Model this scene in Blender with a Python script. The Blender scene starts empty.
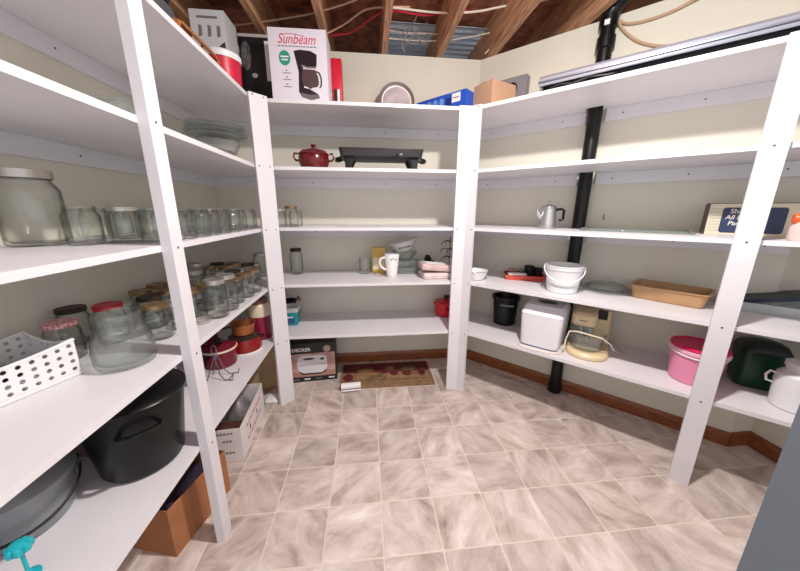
import bpy, math, random
from mathutils import Vector, Matrix

# ------------------------------------------------------------------ camera, world, light
scene = bpy.context.scene
S = 1.27                                        # camera height in metres
F_PX, PITCH, ROLL, YAW = 297.97, 0.2464, 0.0053, 0.1069
fw = Vector((math.sin(YAW)*math.cos(PITCH), math.cos(YAW)*math.cos(PITCH), -math.sin(PITCH)))
_rt = Vector((math.cos(YAW), -math.sin(YAW), 0)); _up = _rt.cross(fw)
rt = _rt*math.cos(ROLL) + _up*math.sin(ROLL)
up = _up*math.cos(ROLL) - _rt*math.sin(ROLL)
cd = bpy.data.cameras.new('camera'); cd.sensor_width = 36; cd.sensor_fit = 'HORIZONTAL'
cd.lens = F_PX/800*36; cd.clip_start = .02
cam = bpy.data.objects.new('camera', cd); scene.collection.objects.link(cam)
m = Matrix.Identity(4)
for i in range(3):
    m[i][0], m[i][1], m[i][2] = rt[i], up[i], -fw[i]
m[2][3] = S
cam.matrix_world = m
scene.camera = cam

world = bpy.data.worlds.new('world'); scene.world = world; world.use_nodes = True
world.node_tree.nodes['Background'].inputs[0].default_value = (.93, .95, 1.0, 1)
world.node_tree.nodes['Background'].inputs[1].default_value = .95

ld = bpy.data.lights.new('ceiling_bulb', 'POINT'); ld.energy = 42; ld.color = (1.0, .965, .93)
ld.shadow_soft_size = .045
lamp = bpy.data.objects.new('ceiling_bulb', ld); lamp.location = (.55, .72, 2.23)
scene.collection.objects.link(lamp)
# added down-facing disk without a fixture, lifts the floor against the upper walls
ad = bpy.data.lights.new('added_floor_fill', 'AREA'); ad.shape = 'DISK'; ad.size = .10; ad.energy = 20; ad.color = (1.0, .965, .93)
ao = bpy.data.objects.new('added_floor_fill', ad); ao.location = (.55, .72, 2.225); scene.collection.objects.link(ao)

vs = scene.view_settings
vs.view_transform = 'Standard'; vs.look = 'None'; vs.exposure = 0.35; vs.gamma = 1; vs.use_curve_mapping = False
scene.cycles.transparent_max_bounces = 48
scene.cycles.max_bounces = 12
scene.cycles.diffuse_bounces = 6

# ------------------------------------------------------------------ helpers
C = scene.collection
R = math.radians
random.seed(7)
AR = 0.7927                                     # direction of the angled wall
NR = Vector((math.sin(AR), math.cos(AR), 0))    # its outward normal
TR = Vector((math.cos(AR), -math.sin(AR), 0))   # along it, towards the viewer's right
RL, RB, RR = R(90), 0.0, -AR                    # facing directions of the three bays
XL, YB, CR = -.6134, 1.9045, 1.7846             # front lines of the three bays
WL, WB, WR = -1.0871, 2.372, 2.252               # the walls behind them
ZC = [1.855, 1.5056, 1.1561, .7993, .4431]      # middle of each shelf board
T = .019
Z = [z + T/2 + .0006 for z in ZC]                       # shelf tops
WALL_TOP = 2.311


def ray(px, py):
    return fw*F_PX + rt*(px-400) - up*(py-285.5)


def G(px, py, z):
    d = ray(px, py); t = (z-S)/d.z
    return Vector((d.x*t, d.y*t, z))


def V(px, py, plane):
    n, c = {'L': (Vector((-1, 0, 0)), -XL), 'B': (Vector((0, 1, 0)), YB), 'R': (NR, CR)}[plane[0]]
    c = c + plane[1]
    d = ray(px, py); t = c/d.dot(n)
    return d*t + Vector((0, 0, S))


def lin(c):
    out = []
    for v in c:
        v = v/255
        out.append(v/12.92 if v <= .04045 else ((v+.055)/1.055)**2.4)
    return (*out, 1)


MATS = {}


def mat(name, col, rough=.5, metal=0.0, var=0.0, scale=20, bump=0.0, bscale=200, spec=.5, emit=None, stretch=None, col2=None, coat=0.0):
    if name in MATS:
        return MATS[name]
    mt = bpy.data.materials.new(name); mt.use_nodes = True
    nt = mt.node_tree; b = nt.nodes['Principled BSDF']
    b.inputs['Base Color'].default_value = lin(col)
    b.inputs['Roughness'].default_value = rough
    b.inputs['Metallic'].default_value = metal
    b.inputs['Specular IOR Level'].default_value = spec
    b.inputs['Coat Weight'].default_value = coat
    tc = nt.nodes.new('ShaderNodeTexCoord'); src = tc.outputs['Object']
    if stretch:
        mp = nt.nodes.new('ShaderNodeMapping'); mp.inputs['Scale'].default_value = stretch
        nt.links.new(src, mp.inputs[0]); src = mp.outputs[0]
    if var or col2:
        n = nt.nodes.new('ShaderNodeTexNoise'); n.inputs['Scale'].default_value = scale; n.inputs['Detail'].default_value = 6
        nt.links.new(src, n.inputs['Vector'])
        r = nt.nodes.new('ShaderNodeValToRGB'); r.color_ramp.elements[0].position = .35; r.color_ramp.elements[1].position = .65
        c2 = col2 or tuple(max(0, v*(1-var)) for v in col)
        r.color_ramp.elements[0].color = lin(c2); r.color_ramp.elements[1].color = lin(col)
        nt.links.new(n.outputs['Fac'], r.inputs[0]); nt.links.new(r.outputs[0], b.inputs['Base Color'])
    if bump:
        n2 = nt.nodes.new('ShaderNodeTexNoise'); n2.inputs['Scale'].default_value = bscale; n2.inputs['Detail'].default_value = 3
        nt.links.new(src, n2.inputs['Vector'])
        bp = nt.nodes.new('ShaderNodeBump'); bp.inputs['Strength'].default_value = bump; bp.inputs['Distance'].default_value = .002
        nt.links.new(n2.outputs['Fac'], bp.inputs['Height']); nt.links.new(bp.outputs[0], b.inputs['Normal'])
    MATS[name] = mt
    return mt


def glass_mat(name, tint, edge, gloss=.05, ior=1.5, body=0.0, bodycol=(230, 232, 230)):
    mt = bpy.data.materials.new(name); mt.use_nodes = True
    nt = mt.node_tree; nt.nodes.clear()
    out = nt.nodes.new('ShaderNodeOutputMaterial')
    tr = nt.nodes.new('ShaderNodeBsdfTransparent'); gl = nt.nodes.new('ShaderNodeBsdfGlossy')
    gl.inputs['Roughness'].default_value = gloss
    lw = nt.nodes.new('ShaderNodeLayerWeight'); lw.inputs['Blend'].default_value = .3
    mx = nt.nodes.new('ShaderNodeMix'); mx.data_type = 'RGBA'
    mx.inputs[6].default_value = lin(tint); mx.inputs[7].default_value = lin(edge)
    lw.inputs['Blend'].default_value = .5
    p2 = nt.nodes.new('ShaderNodeMath'); p2.operation = 'POWER'; p2.inputs[1].default_value = 3.2
    nt.links.new(lw.outputs['Facing'], p2.inputs[0])
    nt.links.new(p2.outputs[0], mx.inputs[0]); nt.links.new(mx.outputs[2], tr.inputs[0])
    tc = nt.nodes.new('ShaderNodeTexCoord')
    n2 = nt.nodes.new('ShaderNodeTexNoise'); n2.inputs['Scale'].default_value = 28; n2.inputs['Detail'].default_value = 2
    nt.links.new(tc.outputs['Object'], n2.inputs['Vector'])
    bp = nt.nodes.new('ShaderNodeBump'); bp.inputs['Strength'].default_value = .6; bp.inputs['Distance'].default_value = .006
    nt.links.new(n2.outputs['Fac'], bp.inputs['Height']); nt.links.new(bp.outputs[0], gl.inputs['Normal'])
    lf = nt.nodes.new('ShaderNodeLayerWeight'); lf.inputs['Blend'].default_value = .5
    nt.links.new(bp.outputs[0], lf.inputs['Normal'])
    pw = nt.nodes.new('ShaderNodeMath'); pw.operation = 'POWER'; pw.inputs[1].default_value = 4.5
    nt.links.new(lf.outputs['Facing'], pw.inputs[0])
    fr = nt.nodes.new('ShaderNodeMath'); fr.operation = 'MULTIPLY_ADD'; fr.inputs[1].default_value = .8; fr.inputs[2].default_value = .045
    nt.links.new(pw.outputs[0], fr.inputs[0])
    ms = nt.nodes.new('ShaderNodeMixShader')
    nt.links.new(fr.outputs[0], ms.inputs[0]); nt.links.new(tr.outputs[0], ms.inputs[1]); nt.links.new(gl.outputs[0], ms.inputs[2])
    last = ms.outputs[0]
    if body:
        df = nt.nodes.new('ShaderNodeBsdfDiffuse'); df.inputs[0].default_value = lin(bodycol)
        m2 = nt.nodes.new('ShaderNodeMixShader'); m2.inputs[0].default_value = body
        nt.links.new(last, m2.inputs[1]); nt.links.new(df.outputs[0], m2.inputs[2]); last = m2.outputs[0]
    nt.links.new(last, out.inputs[0])
    MATS[name] = mt
    return mt


class MB:
    def __init__(s): s.v = []; s.f = []

    def add(s, v, f, M=None):
        o = len(s.v)
        s.v += [tuple(M @ Vector(p)) if M else tuple(p) for p in v]
        s.f += [tuple(i+o for i in q) for q in f]
        return s

    def box(s, x0, x1, y0, y1, z0, z1, M=None):
        v = [(x, y, z) for z in (z0, z1) for x, y in ((x0, y0), (x1, y0), (x1, y1), (x0, y1))]
        return s.add(v, [(3, 2, 1, 0), (4, 5, 6, 7), (0, 1, 5, 4), (1, 2, 6, 5), (2, 3, 7, 6), (3, 0, 4, 7)], M)

    def loft(s, rings, cap0=True, cap1=True, M=None):
        n = len(rings[0]); v = [p for r in rings for p in r]; f = []
        for k in range(len(rings)-1):
            for i in range(n):
                j = (i+1) % n
                f.append((k*n+i, k*n+j, (k+1)*n+j, (k+1)*n+i))
        if cap0: f.append(tuple(range(n-1, -1, -1)))
        if cap1: f.append(tuple((len(rings)-1)*n+i for i in range(n)))
        return s.add(v, f, M)

    def lathe(s, prof, seg=24, M=None, cap0=True, cap1=True):
        rings = [[(r*math.cos(2*math.pi*i/seg), r*math.sin(2*math.pi*i/seg), z) for i in range(seg)] for r, z in prof]
        return s.loft(rings, cap0, cap1, M)

    def prism(s, poly, z0, z1, M=None):
        return s.loft([[(x, y, z0) for x, y in poly], [(x, y, z1) for x, y in poly]], True, True, M)

    def rbox(s, w, d, h, r=.006, n=3, z0=0.0, M=None, taper=1.0):
        e = min(r, h/2)*.8
        R0 = rrect(w*1.0-2*e*.4, d-2*e*.4, r, n); 
        rings = []
        for k, (zz, inset) in enumerate(((z0, e), (z0+e*.3, e*.3), (z0+e, 0), (z0+h-e, 0), (z0+h-e*.3, e*.3), (z0+h, e))):
            t = 1+(taper-1)*(zz-z0)/h
            rings.append([(x*t, y*t, zz) for x, y in rrect(w-2*inset, d-2*inset, max(r-inset, .0008), n)])
        return s.loft(rings, True, True, M)

    def tube(s, pts, r, seg=8, closed=False):
        pts = [Vector(p) for p in pts]; n = len(pts); rings = []
        ref = None
        for i, p in enumerate(pts):
            a = pts[(i-1) % n] if (closed or i > 0) else p
            b = pts[(i+1) % n] if (closed or i < n-1) else p
            t = (b-a).normalized()
            if ref is None:
                ref = Vector((0, 0, 1)) if abs(t.z) < .9 else Vector((1, 0, 0))
            u = (ref - t*ref.dot(t)).normalized(); w = t.cross(u); ref = u
            rr = r[i] if isinstance(r, (list, tuple)) else r
            rings.append([tuple(p + u*rr*math.cos(2*math.pi*k/seg) + w*rr*math.sin(2*math.pi*k/seg)) for k in range(seg)])
        if closed: rings.append(rings[0])
        return s.loft(rings, not closed, not closed)

    def build(s, name, mt, parent=None, smooth=True, loc=None, rz=None, angle=35):
        me = bpy.data.meshes.new(name); me.from_pydata(s.v, [], s.f)
        me.materials.append(mt)
        if smooth:
            for p in me.polygons: p.use_smooth = True
            me.set_sharp_from_angle(angle=R(angle))
        me.update()
        return link(name, me, parent, loc, rz)


def link(name, me, parent=None, loc=None, rz=None):
    o = bpy.data.objects.new(name, me); C.objects.link(o)
    if parent: o.parent = parent
    if loc is not None: o.location = loc
    if rz is not None: o.rotation_euler = (0, 0, rz)
    return o


def rrect(w, d, r, n=4):
    r = min(r, w/2-1e-4, d/2-1e-4); out = []
    for cx, cy, a0 in ((w/2-r, d/2-r, 0), (-w/2+r, d/2-r, 90), (-w/2+r, -d/2+r, 180), (w/2-r, -d/2+r, 270)):
        for i in range(n+1):
            a = R(a0+90*i/n); out.append((cx+r*math.cos(a), cy+r*math.sin(a)))
    return out


def thing(name, label, cat, loc=(0, 0, 0), rz=0.0, group=None):
    o = bpy.data.objects.new(name, None); C.objects.link(o)
    o.empty_display_size = .05
    o.location = loc; o.rotation_euler = (0, 0, rz)
    return tag(o, label, cat, group)


def tag(o, label, cat, group=None):
    o['label'] = label; o['category'] = cat
    if group: o['group'] = group
    return o


def struct(o, label=None, cat=None):
    o['kind'] = 'structure'
    if label: o['label'] = label
    if cat: o['category'] = cat
    return o


def dup(root, loc, rz=0.0, label=None, scale=1.0):
    r = root.copy(); C.objects.link(r); r.location = loc; r.rotation_euler = (0, 0, rz); r.scale = (scale,)*3
    if label: r['label'] = label
    for ch in list(root.children):
        c = ch.copy(); C.objects.link(c); c.parent = r
        for g in ch.children:
            d = g.copy(); C.objects.link(d); d.parent = c
    return r


def text(name, s, size, mt, parent, loc, rot=(R(90), 0, 0), shear=0.0, align='CENTER', bold=0.0, sx=1.0):
    cu = bpy.data.curves.new(name, 'FONT'); cu.body = s; cu.size = size; cu.shear = shear
    cu.align_x = align; cu.align_y = 'CENTER'; cu.offset = bold; cu.extrude = .0002; cu.resolution_u = 3
    tmp = bpy.data.objects.new(name+'_tmp', cu); C.objects.link(tmp)
    bpy.context.view_layer.update()
    me = bpy.data.meshes.new_from_object(tmp.evaluated_get(bpy.context.evaluated_depsgraph_get()))
    bpy.data.objects.remove(tmp); bpy.data.curves.remove(cu)
    me.name = name
    me.materials.clear(); me.materials.append(mt)
    o = link(name, me, parent, loc); o.rotation_euler = rot; o.scale = (sx, 1, 1)
    return o


def decal(name, pts, mt, parent, y=0.0, t=.0006):
    """a flat print on the local front (x, z) plane, facing -y"""
    b = MB(); b.loft([[(x, y, z) for x, z in pts], [(x, y-t, z) for x, z in pts]])
    return b.build(name, mt, parent, smooth=False)


def circ(cx, cz, rx, rz=None, n=20):
    rz = rz or rx
    return [(cx+rx*math.cos(2*math.pi*i/n), cz+rz*math.sin(2*math.pi*i/n)) for i in range(n)]


def rect(x0, x1, z0, z1): return [(x0, z0), (x1, z0), (x1, z1), (x0, z1)]


# ------------------------------------------------------------------ materials
M_WHITE = mat('white_paint', (225, 223, 228), .38, bump=.12, bscale=90, var=.02, scale=5)
M_WALL = mat('cream_wall', (221, 217, 203), .7, bump=.15, bscale=140, var=.02, scale=3)
M_BASE = mat('baseboard_wood', (160, 92, 50), .4, stretch=(3, 3, 40), var=.35, scale=6)
M_JOIST = mat('joist_wood', (222, 170, 130), .7, var=.35, scale=9, stretch=(14, .7, 14))
M_SUB = mat('subfloor_board', (172, 106, 80), .8, var=.35, scale=16)
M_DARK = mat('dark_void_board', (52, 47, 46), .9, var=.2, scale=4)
M_SHEET = mat('sheet_metal', (206, 220, 236), .45, metal=.1, var=.1, scale=6)
M_SCREW = mat('screw_grey', (95, 92, 96), .5, metal=.4)
M_BLACKP = mat('black_plastic', (14, 14, 15), .35, spec=.35)
M_BLACKM = mat('black_matte', (18, 18, 19), .55)
M_WIREW = mat('white_cable', (226, 214, 200), .5)
M_WIRER = mat('red_cable', (190, 40, 56), .5)
M_WIRET = mat('tan_cable', (196, 166, 138), .5)
M_GLASS = glass_mat('clear_glass', (252, 253, 252), (128, 130, 126), gloss=.03)
M_GLASS2 = glass_mat('thick_glass', (252, 254, 253), (140, 144, 140), gloss=.03, body=.02)
M_LIDS = mat('silver_lid', (190, 186, 178), .35, metal=.8)
M_LIDG = mat('gold_lid', (168, 138, 100), .4, metal=.7, var=.25, scale=40)
M_LIDD = mat('dark_lid', (74, 60, 50), .5, metal=.5, var=.4, scale=60)
M_LIDR = mat('red_lid', (178, 30, 44), .35)
M_CARD = mat('cardboard', (170, 112, 72), .8, var=.08, scale=8)
M_CARDL = mat('light_cardboard', (196, 158, 128), .8, var=.06, scale=8)
M_CHROME = mat('polished_metal', (225, 228, 232), .18, metal=1.0)
M_ALU = mat('brushed_aluminium', (196, 196, 196), .35, metal=.9)
M_PRINTW = mat('print_white', (240, 238, 240), .45)
M_PRINTK = mat('print_black', (28, 25, 28), .4)
M_PRINTG = mat('print_grey', (120, 116, 120), .5)
M_PRINTR = mat('print_red', (208, 56, 84), .45)
M_TEAL = mat('print_teal', (40, 150, 132), .45)


# floor tile: marbled vinyl
def tile_mat():
    mt = bpy.data.materials.new('marbled_tile'); mt.use_nodes = True
    nt = mt.node_tree; b = nt.nodes['Principled BSDF']; b.inputs['Roughness'].default_value = .42
    tc = nt.nodes.new('ShaderNodeTexCoord'); oi = nt.nodes.new('ShaderNodeObjectInfo')
    mp = nt.nodes.new('ShaderNodeMapping'); mp.inputs['Scale'].default_value = (1, 2.2, 1)
    cm = nt.nodes.new('ShaderNodeVectorMath'); cm.operation = 'SCALE'; cm.inputs[0].default_value = (37, 91, 53)
    nt.links.new(oi.outputs['Random'], cm.inputs['Scale'])
    rot = nt.nodes.new('ShaderNodeVectorRotate'); rot.rotation_type = 'Z_AXIS'
    an = nt.nodes.new('ShaderNodeMath'); an.operation = 'MULTIPLY'; an.inputs[1].default_value = 50
    nt.links.new(oi.outputs['Random'], an.inputs[0]); nt.links.new(tc.outputs['Object'], rot.inputs['Vector'])
    nt.links.new(an.outputs[0], rot.inputs['Angle']); nt.links.new(rot.outputs[0], mp.inputs[0])
    ad = nt.nodes.new('ShaderNodeVectorMath'); nt.links.new(mp.outputs[0], ad.inputs[0]); nt.links.new(cm.outputs[0], ad.inputs[1])
    n1 = nt.nodes.new('ShaderNodeTexNoise'); n1.inputs['Scale'].default_value = 5.5; n1.inputs['Detail'].default_value = 8
    n1.inputs['Roughness'].default_value = .62; n1.inputs['Distortion'].default_value = .4
    nt.links.new(ad.outputs[0], n1.inputs['Vector'])
    r = nt.nodes.new('ShaderNodeValToRGB'); e = r.color_ramp.elements
    e[0].position = .27; e[0].color = lin((152, 136, 128)); e[1].position = .74; e[1].color = lin((244, 237, 233))
    for pos, col in ((.40, (190, 174, 166)), (.50, (211, 196, 189)), (.60, (224, 211, 205))):
        q = e.new(pos); q.color = lin(col)
    nt.links.new(n1.outputs['Fac'], r.inputs[0])
    # tile to tile tint
    hs = nt.nodes.new('ShaderNodeHueSaturation')
    mr = nt.nodes.new('ShaderNodeMapRange'); mr.inputs['To Min'].default_value = .80; mr.inputs['To Max'].default_value = 1.0
    nt.links.new(oi.outputs['Random'], mr.inputs[0]); nt.links.new(mr.outputs[0], hs.inputs['Value'])
    nt.links.new(r.outputs[0], hs.inputs['Color']); nt.links.new(hs.outputs[0], b.inputs['Base Color'])
    return mt


M_TILE = tile_mat()
M_GROUT = mat('tile_joint', (222, 212, 202), .7)

# ------------------------------------------------------------------ the room
xr_corner = (WR-NR.y*WB)/NR.x                                     # back wall meets angled wall
E1 = Vector((1.567*S, .955*S, 0)); E1 = E1 + NR*(WR-E1.dot(NR))   # end of the angled wall
xs = 1.66*S                                           # side wall on the right
P0 = (xr_corner, WB)

fl = struct(MB().prism([(WL-.1, -1.6), (xs+.1, -1.6), (xs+.1, WB+.3), (WL-.1, WB+.3)], -.12, -.002).build('floor', M_GROUT, smooth=False))
tx, ty = .1805*S, .1745*S
x0t, y0t = .028*S, .837*S
tm = MB()
g = .0062
tm.loft([[(x, y, -.004) for x, y in rrect(tx-g, ty-g, .004, 1)], [(x, y, -.0006) for x, y in rrect(tx-g, ty-g, .004, 1)], [(x, y, 0) for x, y in rrect(tx-g-.003, ty-g-.003, .003, 1)]], False, True)
tmesh = None
for i in range(-7, 9):
    for j in range(-7, 8):
        cx, cy = x0t+(i+.5)*tx, y0t+(j+.5)*ty
        if cx < WL or cx > xs or cy > WB or cy < -.4: continue
        if cx*NR.x+cy*NR.y > WR+.08: continue
        if abs(cx) > 1.45*cy+.9: continue
        if tmesh is None:
            o = tm.build('tile', M_TILE, fl, smooth=False); tmesh = o.data; o.location = (cx, cy, 0)
        else:
            link('tile', tmesh, fl, (cx, cy, 0))

wt = .09


def wall(name, a, b, outn, z1=WALL_TOP):
    a, b, n = Vector((a[0], a[1], 0)), Vector((b[0], b[1], 0)), Vector((outn[0], outn[1], 0))
    poly = [a, b, b+n*wt, a+n*wt]
    return struct(MB().prism([(p.x, p.y) for p in poly], 0, z1).build(name, M_WALL, smooth=False))


wall('wall_left', (WL, -.35), (WL, WB), (-1, 0))
wall('wall_back', (WL-wt, WB), (xr_corner, WB), (0, 1))
wall('wall_right', P0, (E1.x, E1.y), (NR.x, NR.y))
yret = E1.y+.004
wall('wall_return', (E1.x, yret), (xs, yret), (0, 1))
wall('wall_side', (xs, yret+wt), (xs, -.35), (1, 0))


def baseboard(name, a, b, inn, h=.085):
    a, b, n = Vector((*a, 0)), Vector((*b, 0)), Vector((*inn, 0)); t = .012
    d = (b-a).normalized(); prof = [(0, 0), (t, 0), (t, h*.7), (t*.75, h*.86), (t*.35, h), (0, h)]
    bm = MB(); bm.loft([[tuple(p+n*u+Vector((0, 0, w))) for u, w in prof] for p in (a, b)])
    return struct(bm.build(name, M_BASE, smooth=False))


baseboard('baseboard_left', (WL, -.3), (WL, WB), (1, 0))
baseboard('baseboard_back', (WL, WB), P0, (0, -1))
baseboard('baseboard_right', P0, (E1.x, E1.y), (-NR.x, -NR.y))
baseboard('baseboard_return', (E1.x, yret), (xs, yret), (0, -1))
baseboard('baseboard_side', (xs, yret), (xs, -.3), (-1, 0))

# ceiling: open floor joists with the subfloor above
JX = [-1.39, -1.0, -.615, -.247, .137, .522, .885, 1.268, 1.65, 2.03, 2.4]
cl = struct(MB().box(-1.7, 2.9, -1.6, 3.0, WALL_TOP+.236, WALL_TOP+.26).build('ceiling', M_SUB, smooth=False))
jm = MB(); jm.box(-.019, .019, -1.6, 2.98, 0, .2355); jmesh = None
for x in JX:
    if jmesh is None:
        o = jm.build('joist', M_JOIST, cl, smooth=False); jmesh = o.data; o.location = (x, 0, WALL_TOP+.0003)
    else:
        link('joist', jmesh, cl, (x, 0, WALL_TOP+.0003))
# added dark panel behind the walls, keeps world light out of the gap above
struct(MB().box(-1.7, 2.9, 2.985, 3.02, .0, WALL_TOP+.236).build('light_block_panel', M_DARK, smooth=False))

# plain grey cabinet beside the doorway, cut by the right edge of the view
ga = G(736, 571, 0); dp = Vector((ga.x, ga.y, 0)).normalized()*1.0
gc = thing('storage_cabinet', 'plain blue grey cabinet standing on the floor beside the angled shelving', 'cabinet', dp, R(-65))
M_GREYC = mat('blue_grey_paint', (112, 121, 130), .6, bump=.05)
MB().box(0, .55, 0, .40, .004, .925).build('body', M_GREYC, gc, smooth=False)
MB().box(0, .55, 0, .40, .9255, .955).build('lid', M_GREYC, gc, smooth=False)
MB().tube([(.40, -.002, .80), (.40, -.03, .80), (.52, -.03, .80), (.52, -.002, .80)], .006, 8).build('handle', M_ALU, gc)

# sheet metal panning nailed between the joists behind the back wall
for a, b in ((.137, .522), (.522, .885)):
    w0, w1 = a+.0195, b-.0195
    pts = []
    n = 14
    for i in range(n+1):
        y = 2.40+.5*i/n
        pts.append((y, WALL_TOP+.205+(.012 if i % 2 else 0)))
    bm = MB(); prof = [(y, z) for y, z in pts]+[(y, z+.004) for y, z in reversed(pts)]
    bm.loft([[(w0, y, z) for y, z in prof], [(w1, y, z) for y, z in prof]])
    o = bm.build('duct_panel', M_SHEET, smooth=False)
    tag(o, 'ribbed sheet metal duct panel between ceiling joists, ' + ('beside the grey cable bundle' if a < .3 else 'next to the white cable bend'), 'duct')


def cable(name, pts, r, mt, label, cat='cable', group=None, sub=6):
    # catmull-rom through pts
    P = [Vector(p) for p in pts]; out = []
    for i in range(len(P)-1):
        a = P[max(i-1, 0)]; b = P[i]; c = P[i+1]; d = P[min(i+2, len(P)-1)]
        for k in range(sub):
            t = k/sub
            out.append(.5*((2*b)+(c-a)*t+(2*a-5*b+4*c-d)*t*t+(-a+3*b-3*c+d)*t**3))
    out.append(P[-1])
    o = MB().tube(out, r, 6).build(name, mt)
    if label: tag(o, label, cat, group)
    return o


def D(px, py, y):           # a point on the plane of constant depth y
    d = ray(px, py); t = y/d.y
    return d*t+Vector((0, 0, S))


zj = WALL_TOP
cable('ceiling_cable', [D(230, 26, 2.2), D(262, 22, 2.16), D(300, 16, 2.12), D(318, 12, 2.1), D(345, 4, 2.05), D(370, -6, 2.0)], .005, M_WIRET, 'tan cable looping behind the coffee maker box to the joists')
cable('ceiling_cable', [D(326, 34, 2.24), D(345, 24, 2.2), D(365, 10, 2.12), D(388, 7, 2.1), D(410, 7, 2.1)], .005, M_WIRET, 'tan cable arching up to the joist nailed at the middle')
cable('ceiling_cable', [D(326, 36, 2.3), D(352, 32, 2.26), D(372, 18, 2.18), D(388, 11, 2.13), D(420, 14, 2.13)], .005, M_WIRER, 'red and tan cable sagging beside the tan arch')
cable('ceiling_cable', [D(388, 9, 2.12), D(405, 12, 2.12), D(425, 15, 2.13), D(445, 13, 2.12), D(468, 11, 2.11)], .006, M_WIRER, 'bright red cable running across two joist bays')
cable('ceiling_cable', [D(388, 7, 2.1), D(405, 9, 2.1), D(430, 12, 2.1), D(455, 13, 2.1), D(480, 11, 2.1), D(505, 6, 2.1), D(530, 3, 2.08), D(560, -4, 2.05)], .006, M_WIREW, 'white cable running through the joists above the red cable')
cable('ceiling_cable', [D(385, 38, 2.36), D(405, 40, 2.38), D(425, 41, 2.38), D(439, 40, 2.37), D(436, 34, 2.36), D(405, 33, 2.37), D(390, 30, 2.37)], .004, M_WIREW, 'white cable folded back under the duct panel')
cable('ceiling_cable', [D(452, 40, 2.37), D(475, 36, 2.36), D(500, 31, 2.34), D(502, 34, 2.33), D(492, 46, 2.335), D(485, 54, 2.35)], .004, M_WIREW, 'white cable bent sharply down beside the wall corner')
for k, (pa) in enumerate(([(402, 50), (410, 40), (418, 30), (428, 22)], [(396, 26), (402, 38), (415, 44), (424, 36)], [(400, 34), (412, 28), (424, 44), (430, 30)], [(405, 52), (402, 44), (408, 32), (416, 18), (422, 0)], [(434, 32), (440, 18), (452, 0)])):
    cable('thin_cable', [D(a, b, 2.36-.02*k) for a, b in pa], .0028, mat('grey_cable', (150, 142, 138), .5), 'thin grey cable of the tangle hanging by the duct panel', group='tangle of thin cables by the duct')

# ------------------------------------------------------------------ shelving
pipe_c = Vector((1.08*S, 1.446*S, 0)); pipe_c = pipe_c + NR*(WR-.046-pipe_c.dot(NR))
pr = .037
xc = (CR-NR.y*YB)/NR.x
bn = pipe_c.dot(TR)
notch = [TR*(bn-.045)+NR*(WR-.001), TR*(bn-.045)+NR*(WR-.092), TR*(bn+.045)+NR*(WR-.092), TR*(bn+.045)+NR*(WR-.001)]
yfr = (CR-NR.x*(xs-.001))/NR.y
e = .001
POLY = {
    'left': [(XL, .02), (XL, WB-e), (WL+e, WB-e), (WL+e, .02)],
    'back': [(XL+.0004, YB), (xc, YB), (xr_corner-.002, WB-e), (XL+.0004, WB-e)],
    'right': [(xc+.0006, YB-.0002), (xs-e, yfr), (xs-e, yret-e), (E1.x+.004, yret-e)] + [(v.x, v.y) for v in (TR*E1.dot(TR)+NR*(WR-.001), notch[3], notch[2], notch[1], notch[0])] + [(xr_corner+.0005, WB-.003)],
}
POLY['left'] = POLY['left'][::-1]
POLY['right'] = POLY['right']
U = {}
U['left'] = thing('shelving_unit', 'tall white shelving along the left wall loaded with glass jars and cookware', 'shelving', (WL, 1.1, 0))
U['back'] = thing('shelving_unit', 'white shelving between two corners with red casserole, griddle and mug on it', 'shelving', (0, WB, 0))
U['right'] = thing('shelving_unit', 'white shelving on the angled wall with the black pipe running behind it', 'shelving', (1.4, 1.4, 0))
for k in U: U[k].location = (0, 0, 0)
smesh = MB().lathe([(.0042, 0), (.0042, .0008), (.003, .0016), (.001, .0012)], 8)
screw_data = None


def screw(parent, p, n):
    """screw head at p facing n"""
    global screw_data
    if screw_data is None:
        o = smesh.build('screw', M_SCREW, parent); screw_data = o.data
    else:
        o = link('screw', screw_data, parent)
    o.location = p
    o.rotation_euler = Vector(n).to_track_quat('Z', 'Y').to_euler()


def boards(key):
    for z in ZC:
        MB().prism(POLY[key], z-T/2, z+T/2).build('shelf_board', M_WHITE, U[key], smooth=False)


for k in POLY: boards(k)

CH, CT = .066, .018


def cleat(key, a, b, n, z, screws=()):
    a, b, n = Vector((*a, 0)), Vector((*b, 0)), Vector((*n, 0))
    poly = [a+n*.0008, b+n*.0008, b+n*CT, a+n*CT]
    zt = z-T/2-.0006
    o = MB().prism([(p.x, p.y) for p in poly], zt-CH, zt).build('cleat', M_WHITE, U[key], smooth=False)
    for s in screws:
        p = a.lerp(b, s)+n*CT; screw(o, (p.x, p.y, zt-CH*.5), n)


for z in ZC:
    cleat('left', (WL, .05), (WL, WB-.001), (1, 0), z, (.25, .40, .55, .72, .9))
    cleat('back', (WL+CT+.001, WB), (xr_corner-.012, WB), (0, -1), z, (.12, .36, .64, .85))
    a = Vector((*P0, 0))+TR*.012; b1 = TR*(bn-.05)+NR*WR; b2 = TR*(bn+.05)+NR*WR; ee = TR*(E1.dot(TR)-.003)+NR*WR
    cleat('right', (a.x, a.y), (b1.x, b1.y), (-NR.x, -NR.y), z, (.16, .82))
    cleat('right', (b2.x, b2.y), (ee.x, ee.y), (-NR.x, -NR.y), z, (.1, .5, .9))


def post(key, a, w, along, n, th=.019, top=ZC[0]+T/2, name='post', scr=(.5,)):
    """board standing on the floor; a = start corner on the front face line"""
    a, t, n = Vector((*a, 0)), Vector((*along, 0)).normalized(), Vector((*n, 0)).normalized()
    poly = [a, a+t*w, a+t*w+n*th, a+n*th]
    if (t.cross(n)).z < 0: poly = poly[::-1]
    o = MB().prism([(p.x, p.y) for p in poly], 0, top).build(name, M_WHITE, U[key], smooth=False)
    for z in ZC:
        for s in scr:
            p = a+t*(w*s)+n*th; screw(o, (p.x, p.y, z), n)
    return o


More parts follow.
